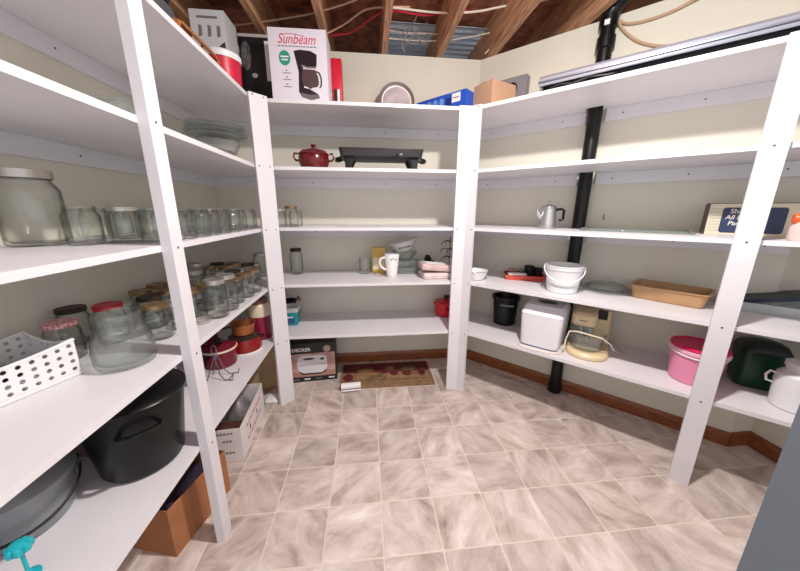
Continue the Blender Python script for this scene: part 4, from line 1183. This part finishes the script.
for x in (-Lx/2+.015, Lx/2-.015):
    MB().box(x-.006, x+.006, -.052, .052, 0, .064).build('end_bracket', mat('bracket_grey', (120, 118, 124), .4, metal=.5), t, smooth=False)
cb2 = MB(); cb2.tube([(-Lx/2+.04, -.045, .010), (-Lx/2+.10, -.05, .026), (-Lx/2+.16, -.048, .016), (-Lx/2+.23, -.05, .028), (-Lx/2+.30, -.046, .02), (-Lx/2+.34, -.034, .026)], .005, 6); cb2.build('power_cord', M_BLACKM, t)

# ------------------------------------------------------------------ angled shelving, camera-height board
q = G(545, 228.5, Z[2])
t = thing('percolator', 'small polished metal coffee percolator with black handle', 'coffee pot', (q.x+.03, q.y+.03, Z[2]), R(-20))
t.scale = (1.05,)*3
MB().lathe([(.046, 0), (.05, .004), (.05, .014), (.046, .018), (.038, .115), (.04, .118), (.040, .122), (.036, .130), (.014, .137)], 32).build('body', M_ALU, t)
MB().lathe([(.010, .1372), (.011, .15), (.006, .156), (.001, .157)], 14, cap1=False).build('glass_knob', M_ALU, t)
b = MB(); b.tube([(-.036, 0, .06), (-.06, -.002, .085), (-.066, -.003, .108)], [.014, .011, .008], 10); b.build('spout', M_ALU, t)
b = MB(); b.tube([(.038, 0, .108), (.07, 0, .112), (.082, 0, .105), (.082, 0, .055), (.076, 0, .048), (.06, 0, .05)], .0075, 8); b.build('handle', M_BLACKP, t)
q = G(632, 232, Z[2])
sh = thing('glass_sheet', 'flat clear glass cutting board lying on the angled shelf past the pipe', 'cutting board', (q.x+.05, q.y+.05, Z[2]), RR)
MB().rbox(.48, .24, .010, .006).build('glass_panel', glass_mat('board_glass', (238, 246, 242), (120, 150, 138), body=.25, bodycol=(188, 200, 196)), sh)
for s in (-1, 1):
    MB().rbox(.012, .24, .004, .002, z0=.0104, M=Matrix.Translation((s*.225, 0, 0))).build('rubber_edge', M_PRINTG, sh)
# hook on the wall
hk = V(604, 219, ('R', .49))
hk = hk + NR*(WR-.004-hk.dot(NR))
tag(MB().tube([(0, 0, .03), (0, -.004, .008), (0, -.014, -.004), (0, -.026, .0), (0, -.028, .012)], .0025, 6).build('wall_hook', M_WIREG, None, loc=hk, rz=RR), 'small bent wire hook on the wall beside the black pipe', 'hook')
# packaging film box
q = V(705, 225, ('R', .30)); qn = q+TR*.21+NR*.056
fb = thing('film_box', 'long cream box with navy label reading packaging film on the angled shelf', 'box', (qn.x, qn.y, Z[2]), RR+R(3))
wf, hf = .42, .142
MB().box(-wf/2, wf/2, -.05, .05, 0, hf).build('carton_body', mat('cream_card', (214, 206, 182), .5), fb, smooth=False)
MB().box(-wf/2-.001, wf/2+.001, -.0508, .0508, hf+.0003, hf+.004).build('lid_edge', mat('taupe_card', (124, 112, 104), .5), fb, smooth=False)
M_NAVY = mat('navy_label', (44, 56, 88), .45)
decal('navy_label', [(x, z_) for x, z_ in [(p_[0]-.065, p_[1]+.068) for p_ in rrect(.20, .115, .012)]], M_NAVY, fb, -.0503)
for i, (s_, sz) in enumerate((('Sharewind', .028), ('All Purpose', .027), ('Packaging', .027), ('Film', .027))):
    text('label_lettering', s_, sz, mat('label_cream', (206, 204, 200), .5), fb, (-.152+(.012, .0, .012, .045)[i], -.0512, .108-i*.027), shear=.15 if i else 0, bold=.0006, align='LEFT')
for i in range(8):
    decal('ruled_line', rect(-wf/2+.006, -wf/2+.042, .02+i*.014, .0215+i*.014), M_PRINTG, fb, -.0503)
o = MB().box(-.002, .0, -.05, .05, 0, hf).build('end_panel', mat('dark_end_card', (86, 66, 64), .5), fb, smooth=False); o.location = (-wf/2-.0006, 0, 0)
q = V(778, 216, ('R', .055))
t = thing('squeeze_bottle', 'pale pink bottle lying with orange and red cap beside the film box', 'bottle', (q.x+.05, q.y-.055, Z[2]), RR)
Mb_ = Matrix.Translation((0, 0, .082)) @ Matrix.Rotation(R(-90), 4, 'Y')
MB().loft([[(x, y, z_) for x, y in rrect(w, .05, .02)] for w, z_ in ((.06, 0), (.075, .01), (.075, .05), (.05, .072))]).build('body', mat('pink_bottle', (222, 190, 186), .35), t)
MB().lathe([(.016, -.02), (.018, .0), (.021, .012), (.021, .03), (.017, .036)], 18, Mb_).build('orange_cap', mat('orange_cap', (232, 92, 36), .35), t)
MB().lathe([(.024, -.06), (.026, -.055), (.026, -.022), (.02, -.0202)], 18, Mb_).build('red_collar', mat('red_collar', (176, 28, 34), .35), t)

# ------------------------------------------------------------------ angled shelving, bucket shelf
q = G(472, 284, Z[3])
t = thing('white_dish', 'white ceramic dish with green rim half hidden by the post', 'dish', (q.x+.075, q.y+.15, Z[3]))
MB().lathe([(.05, 0), (.06, .004), (.085, .06), (.083, .062), (.055, .01), (.001, .008)], 28, cap1=False).build('bowl_body', M_CER, t)
MB().tube([(.0845*math.cos(2*math.pi*i/28), .0845*math.sin(2*math.pi*i/28), .061) for i in range(28)], .0025, 6, True).build('green_rim', mat('sage_green', (150, 166, 140), .4), t)
q = G(524, 281, Z[3])
t = thing('red_tray', 'red and orange plastic tray with black cups and greenery beside the bucket', 'tray', (q.x+.035, q.y+.075, Z[3]), R(-22))
M_RT = mat('coral_red_plastic', (206, 70, 66), .4, scale=5, col2=(222, 112, 70))
b = MB(); b.loft([[(x, y, z_) for x, y in rrect(w, d, .02)] for w, d, z_ in ((.24, .15, 0), (.265, .17, .035), (.258, .163, .035), (.234, .144, .005))]); b.build('tray_body', M_RT, t)
MB().rbox(.12, .05, .012, .006, z0=.035, M=Matrix.Translation((-.05, -.055, 0)) @ Matrix.Rotation(R(6), 4, 'Z')).build('paper_slip', M_PRINTW, t)
MB().lathe([(.026, .006), (.028, .01), (.034, .088), (.03, .09), (.024, .02), (.001, .018)], 20, Matrix.Translation((.035, .02, 0)), cap1=False).build('black_cup', M_BLACKM, t)
MB().lathe([(.022, .006), (.026, .01), (.03, .074), (.026, .076), (.02, .02), (.001, .018)], 20, Matrix.Translation((.095, .03, 0)), cap1=False).build('black_cup', M_BLACKM, t)
random.seed(5)
gl_ = MB()
for i in range(46):
    a = random.uniform(0, 6.28); x, y, z_ = random.uniform(-.11, .01), random.uniform(-.03, .06), random.uniform(.03, .062)
    d1 = Vector((math.cos(a), math.sin(a), random.uniform(-.2, .5)))*.024; d2 = Vector((-math.sin(a), math.cos(a), .2))*.009; c_ = Vector((x, y, z_))
    gl_.add([c_, c_+d1*.5+d2, c_+d1, c_+d1*.5-d2], [(0, 1, 2, 3)])
o = gl_.build('leaf_sprig', mat('dark_green_leaf', (46, 66, 36), .6, var=.3, scale=60), t, smooth=False); o['kind'] = 'stuff'
# white bucket
q = G(561, 294, Z[3])
t = thing('white_bucket', 'white translucent plastic bucket with bail handle on the angled shelf', 'bucket', (q.x+.045, q.y+.065, Z[3]), RR+R(14))
t.scale = (.9, .9, .95)
M_BUCK = mat('milky_plastic', (226, 228, 230), .3)
MB().lathe([(.085, 0), (.09, .004), (.108, .140), (.112, .141), (.113, .160), (.115, .162), (.115, .168), (.108, .168), (.104, .15), (.087, .006), (.001, .004)], 40, cap1=False).build('pail', M_BUCK, t)
hp = [(.118*math.cos(R(a)), .120*math.sin(R(a)), .150+.075*math.sin(R(a))) for a in range(180, 361, 9)]
MB().tube(hp, .0042, 8).build('bail_handle', M_PLW, t)
for s in (-1, 1): MB().lathe([(.010, 0), (.010, .008), (.006, .01)], 12, Matrix.Translation((s*.112, 0, .150)) @ Matrix.Rotation(R(90)*s, 4, 'Y')).build('handle_boss', M_PLW, t)
# glass platter and lids
q = G(606, 295, Z[3])
t = thing('glass_platter', 'wide clear glass cake platter lying between bucket and tan pan', 'platter', (q.x+.065, q.y+.085, Z[3]))
t.scale = (.88, .88, 1)
MB().lathe([(.10, 0), (.115, .004), (.145, .018), (.148, .022), (.144, .022), (.11, .010), (.001, .008)], 40, cap1=False).build('plate_body', M_GLASSG, t)
MB().lathe([(.118, .0225), (.122, .026), (.10, .045), (.05, .058), (.018, .061), (.018, .07), (.022, .076), (.001, .08)], 36, cap0=False, cap1=False).build('glass_cover', M_GLASSG, t)
# tan baking pan
q0 = G(636, 297, Z[3]); q1 = G(697, 308, Z[3]); dx = Vector((q1.x-q0.x, q1.y-q0.y, 0)).normalized(); Lp = .305
nn = Vector((-dx.y, dx.x, 0)); c_ = (q0+q1)/2+nn*.072
t = thing('baking_pan', 'tan coated rectangular baking pan on the angled shelf', 'pan', (c_.x, c_.y, Z[3]), math.atan2(dx.y, dx.x))
M_TANP = mat('tan_pan_coating', (186, 146, 104), .4, var=.06, scale=10)
b = MB(); b.loft([[(x, y, z_) for x, y in rrect(w, d, r_)] for w, d, z_, r_ in ((Lp-.03, .17, 0, .02), (Lp-.02, .18, .003, .022), (Lp+.005, .205, .068, .024), (Lp+.022, .222, .070, .028), (Lp+.022, .222, .074, .028), (Lp, .2, .073, .022), (Lp-.028, .172, .006, .02))]); b.build('pan_body', M_TANP, t)
# white tray with dark blue things past the post
q = G(768, 313, Z[3])
t = thing('white_tray', 'shallow white plastic tray past the post with dark blue folders on it', 'tray', (q.x+.06, q.y+.03, Z[3]), RR)
b = MB(); b.loft([[(x, y, z_) for x, y in rrect(w, d, .025)] for w, d, z_ in ((.30, .19, 0), (.335, .215, .04), (.345, .225, .042), (.345, .225, .046), (.325, .207, .046), (.29, .18, .006))]); b.build('tray_body', mat('pale_tray', (188, 196, 196), .4), t)
tz = t.location
Mf = Matrix.Rotation(R(-14), 4, 'Y')
f1 = thing('blue_folder', 'dark navy folder slanted across the white tray past the post', 'folder', (tz.x, tz.y, Z[3]+.062), RR)
b = MB(); b.box(-.13, .13, -.08, .08, 0, .014, Mf); b.build('cover', mat('navy_cover', (34, 44, 76), .45), f1, smooth=False)
b = MB(); b.box(-.128, .125, -.078, .076, .0145, .019, Mf); b.build('top_sheet', mat('green_black_cover', (34, 48, 46), .45), f1, smooth=False)

# ------------------------------------------------------------------ angled shelving, lowest board
q = G(504, 326, Z[4])
t = thing('black_bin', 'black plastic bin with lip handle beside the white bread machine', 'bin', (q.x+.03, q.y+.07, Z[4]), RR+R(15))
t.scale = (.92, .92, 1)
MB().lathe([(.078, 0), (.083, .004), (.097, .19), (.108, .193), (.109, .212), (.1, .213), (.096, .2), (.08, .006), (.001, .005)], 36, cap1=False).build('bin_body', M_BLACKP, t)
b = MB(); b.rbox(.10, .016, .012, .004, z0=.155, M=Matrix.Translation((.02, -.096, 0))); b.build('grip_bar', mat('grey_bar', (110, 112, 116), .3), t)
# bread machine
q0 = G(521, 345, Z[4]); q1 = G(553, 353.5, Z[4]); dx = Vector((q1.x-q0.x, q1.y-q0.y, 0)).normalized()
nn = Vector((-dx.y, dx.x, 0)); c_ = (q0+q1)/2+nn*.145
t = thing('bread_machine', 'white bread machine with dark oval window on its sloped lid', 'bread machine', (c_.x, c_.y, Z[4]), math.atan2(dx.y, dx.x))
t.scale = (1, 1, .9)
M_BM = mat('bread_machine_white', (230, 228, 234), .3)
b = MB(); b.loft([[(x, y+oy, z_) for x, y in rrect(w, d, .03)] for w, d, z_, oy in ((.205, .25, .008, 0), (.218, .262, .014, 0), (.236, .276, .20, 0), (.236, .276, .228, 0))]); b.build('body', M_BM, t)
b = MB(); b.loft([[(x, y+oy, z_) for x, y in rrect(w, d, .03)] for w, d, z_, oy in ((.236, .276, .2285, 0), (.238, .278, .236, 0), (.226, .232, .272, .018), (.20, .205, .288, .02))]); b.build('lid', M_BM, t)
Mo = Matrix.Translation((.0, -.005, .2885)) 
MB().lathe([(.062, 0), (.062, .003), (.05, .004)], 28, Matrix.Translation((0, .01, .2885)) @ Matrix.Diagonal((1, .72, 1, 1))).build('window_ring', M_ALU, t)
MB().lathe([(.05, .0042), (.05, .0055), (.001, .0055)], 28, Matrix.Translation((0, .01, .2885)) @ Matrix.Diagonal((1, .7, 1, 1)), cap0=False, cap1=False).build('window', mat('smoked_window', (70, 62, 60), .15), t)
MB().rbox(.19, .235, .008, .02).build('base_plate', mat('dark_grey_base', (84, 80, 84), .5), t)
bt_ = [(-.112, -.10, .006), (-.115, -.15, .005), (-.09, -.172, .005), (-.02, -.178, .005), (.05, -.172, .005), (.10, -.16, .005), (.125, -.13, .005), (.13, -.10, .005)]
wire(t, 'power_cord', bt_, .0042, mat('cream_cord', (226, 214, 194), .45))
# stand mixer
q = G(580, 360, Z[4])
t = thing('stand_mixer', 'cream stand mixer with clear glass bowl and trailing white cord', 'mixer', (q.x+.115, q.y+.10, Z[4]), RR+R(6))
M_CRM = mat('cream_plastic', (224, 204, 164), .35)
b = MB(); b.loft([[(x, y*1.0+oy, z_) for x, y in rrect(w, d, .095)] for w, d, z_, oy in ((.20, .27, 0, 0), (.212, .282, .006, 0), (.212, .282, .022, 0), (.195, .262, .034, 0))]); b.build('base', M_CRM, t)
b = MB(); b.loft([[(x+ox, y+.155, z_) for x, y in rrect(w, d, .025)] for w, d, z_, ox in ((.105, .085, 0.0, .055), (.10, .08, .12, .055), (.095, .08, .232, .055), (.08, .07, .24, .055))]); b.build('column', M_CRM, t)
b = MB(); b.loft([[(x-.035, y+oy, z_) for x, y in rrect(w, d, .03)] for w, d, z_, oy in ((.12, .20, .158, .085), (.13, .215, .166, .085), (.13, .215, .222, .085), (.11, .19, .236, .09))]); b.build('motor_head', M_CRM, t)
MB().rbox(.05, .004, .06, .003, z0=.178, M=Matrix.Translation((.055, .112, 0))).build('vent', M_BLACKM, t)
decal('head_print', rect(-.06, -.02, .19, .196), M_PRINTG, t, -.0235)
MB().lathe([(.055, .035), (.075, .039), (.088, .10), (.096, .132), (.093, .132), (.084, .10), (.07, .045), (.001, .042)], 36, Matrix.Translation((-.01, -.03, 0)), cap1=False).build('glass_bowl', M_GLASSG, t)
for s in (-1, 1):
    wire(t, 'beater', [(-.02+s*.022, .0, .16), (-.02+s*.024, -.005, .11), (-.02+s*.04, -.01, .08), (-.02+s*.024, -.014, .055), (-.02+s*.008, -.01, .08), (-.02+s*.022, -.005, .11)], .0025, M_ALU)
wire(t, 'power_cord', [(-.118, -.09, .0105), (-.115, -.11, .03), (-.112, -.09, .085), (-.10, -.10, .14), (-.06, -.125, .156), (0, -.132, .152), (.06, -.12, .142), (.105, -.08, .10), (.125, -.02, .05), (.16, .05, .010), (.20, .10, .006), (.17, .13, .006), (.13, .10, .006)], .0042, MATS['cream_cord'])
wire(t, 'plug', [(-.118, -.09, .0105), (-.121, -.075, .0125), (-.124, -.06, .0105)], .009, MATS['cream_cord'])
# pink pail
q = G(696, 388, Z[4])
t = thing('pink_pail', 'translucent pink pail with magenta lid behind the post', 'pail', (q.x+.06, q.y+.075, Z[4]), RR)
t.scale = (.86, .86, .93)
MB().lathe([(.098, 0), (.104, .005), (.122, .165)], 40).build('pail_body', mat('pink_plastic', (226, 142, 176), .35), t)
MB().lathe([(.1225, .1652), (.126, .170), (.126, .184), (.1225, .186)], 40, cap0=False, cap1=False).build('rim_band', mat('pale_pink_plastic', (236, 184, 204), .35), t)
MB().lathe([(.124, .1862), (.128, .192), (.125, .203), (.118, .205), (.114, .198), (.001, .197)], 40, cap0=False, cap1=False).build('lid', mat('magenta_lid', (206, 14, 84), .35), t)
MB().tube([(.128*math.cos(R(a)), .128*math.sin(R(a)), .175+.02*math.sin(R(a))) for a in range(180, 361, 10)], .004, 8).build('bail_handle', M_PLW, t)
# green bag-like bin and white pail at the end
q = G(765, 392, Z[4])
t = thing('green_bin', 'dark green rounded storage bin at the far end of lowest angled shelf', 'bin', (q.x+.03, q.y+.075, Z[4]), RR+R(8))
t.scale = (.85, .95, 1.2)
b = MB(); b.loft([[(x, y, z_) for x, y in rrect(w, d, .04)] for w, d, z_ in ((.17, .13, 0), (.185, .145, .01), (.195, .155, .14))]); b.build('bin_body', mat('dark_green_plastic', (8, 62, 38), .4), t)
b = MB(); b.loft([[(x, y, z_) for x, y in rrect(w, d, .04)] for w, d, z_ in ((.20, .16, .1405), (.20, .16, .155), (.17, .13, .178), (.10, .08, .19))]); b.build('lid', mat('black_green_lid', (14, 34, 26), .4), t)
q = G(795, 414, Z[4])
t = thing('white_pail', 'white plastic pail with looped handle in front of the green bin', 'pail', (q.x+.045, q.y+.04, Z[4]), RR)
MB().lathe([(.062, 0), (.068, .004), (.074, .12), (.07, .15), (.05, .17), (.05, .185), (.056, .187), (.056, .205), (.001, .208)], 32, cap1=False).build('pail_body', M_BUCK, t)
MB().tube([(-.072, -.01, .145), (-.09, -.012, .15), (-.1, -.013, .13), (-.095, -.012, .105), (-.074, -.01, .10)], .0045, 8).build('loop_handle', M_PLW, t)
cleanup()
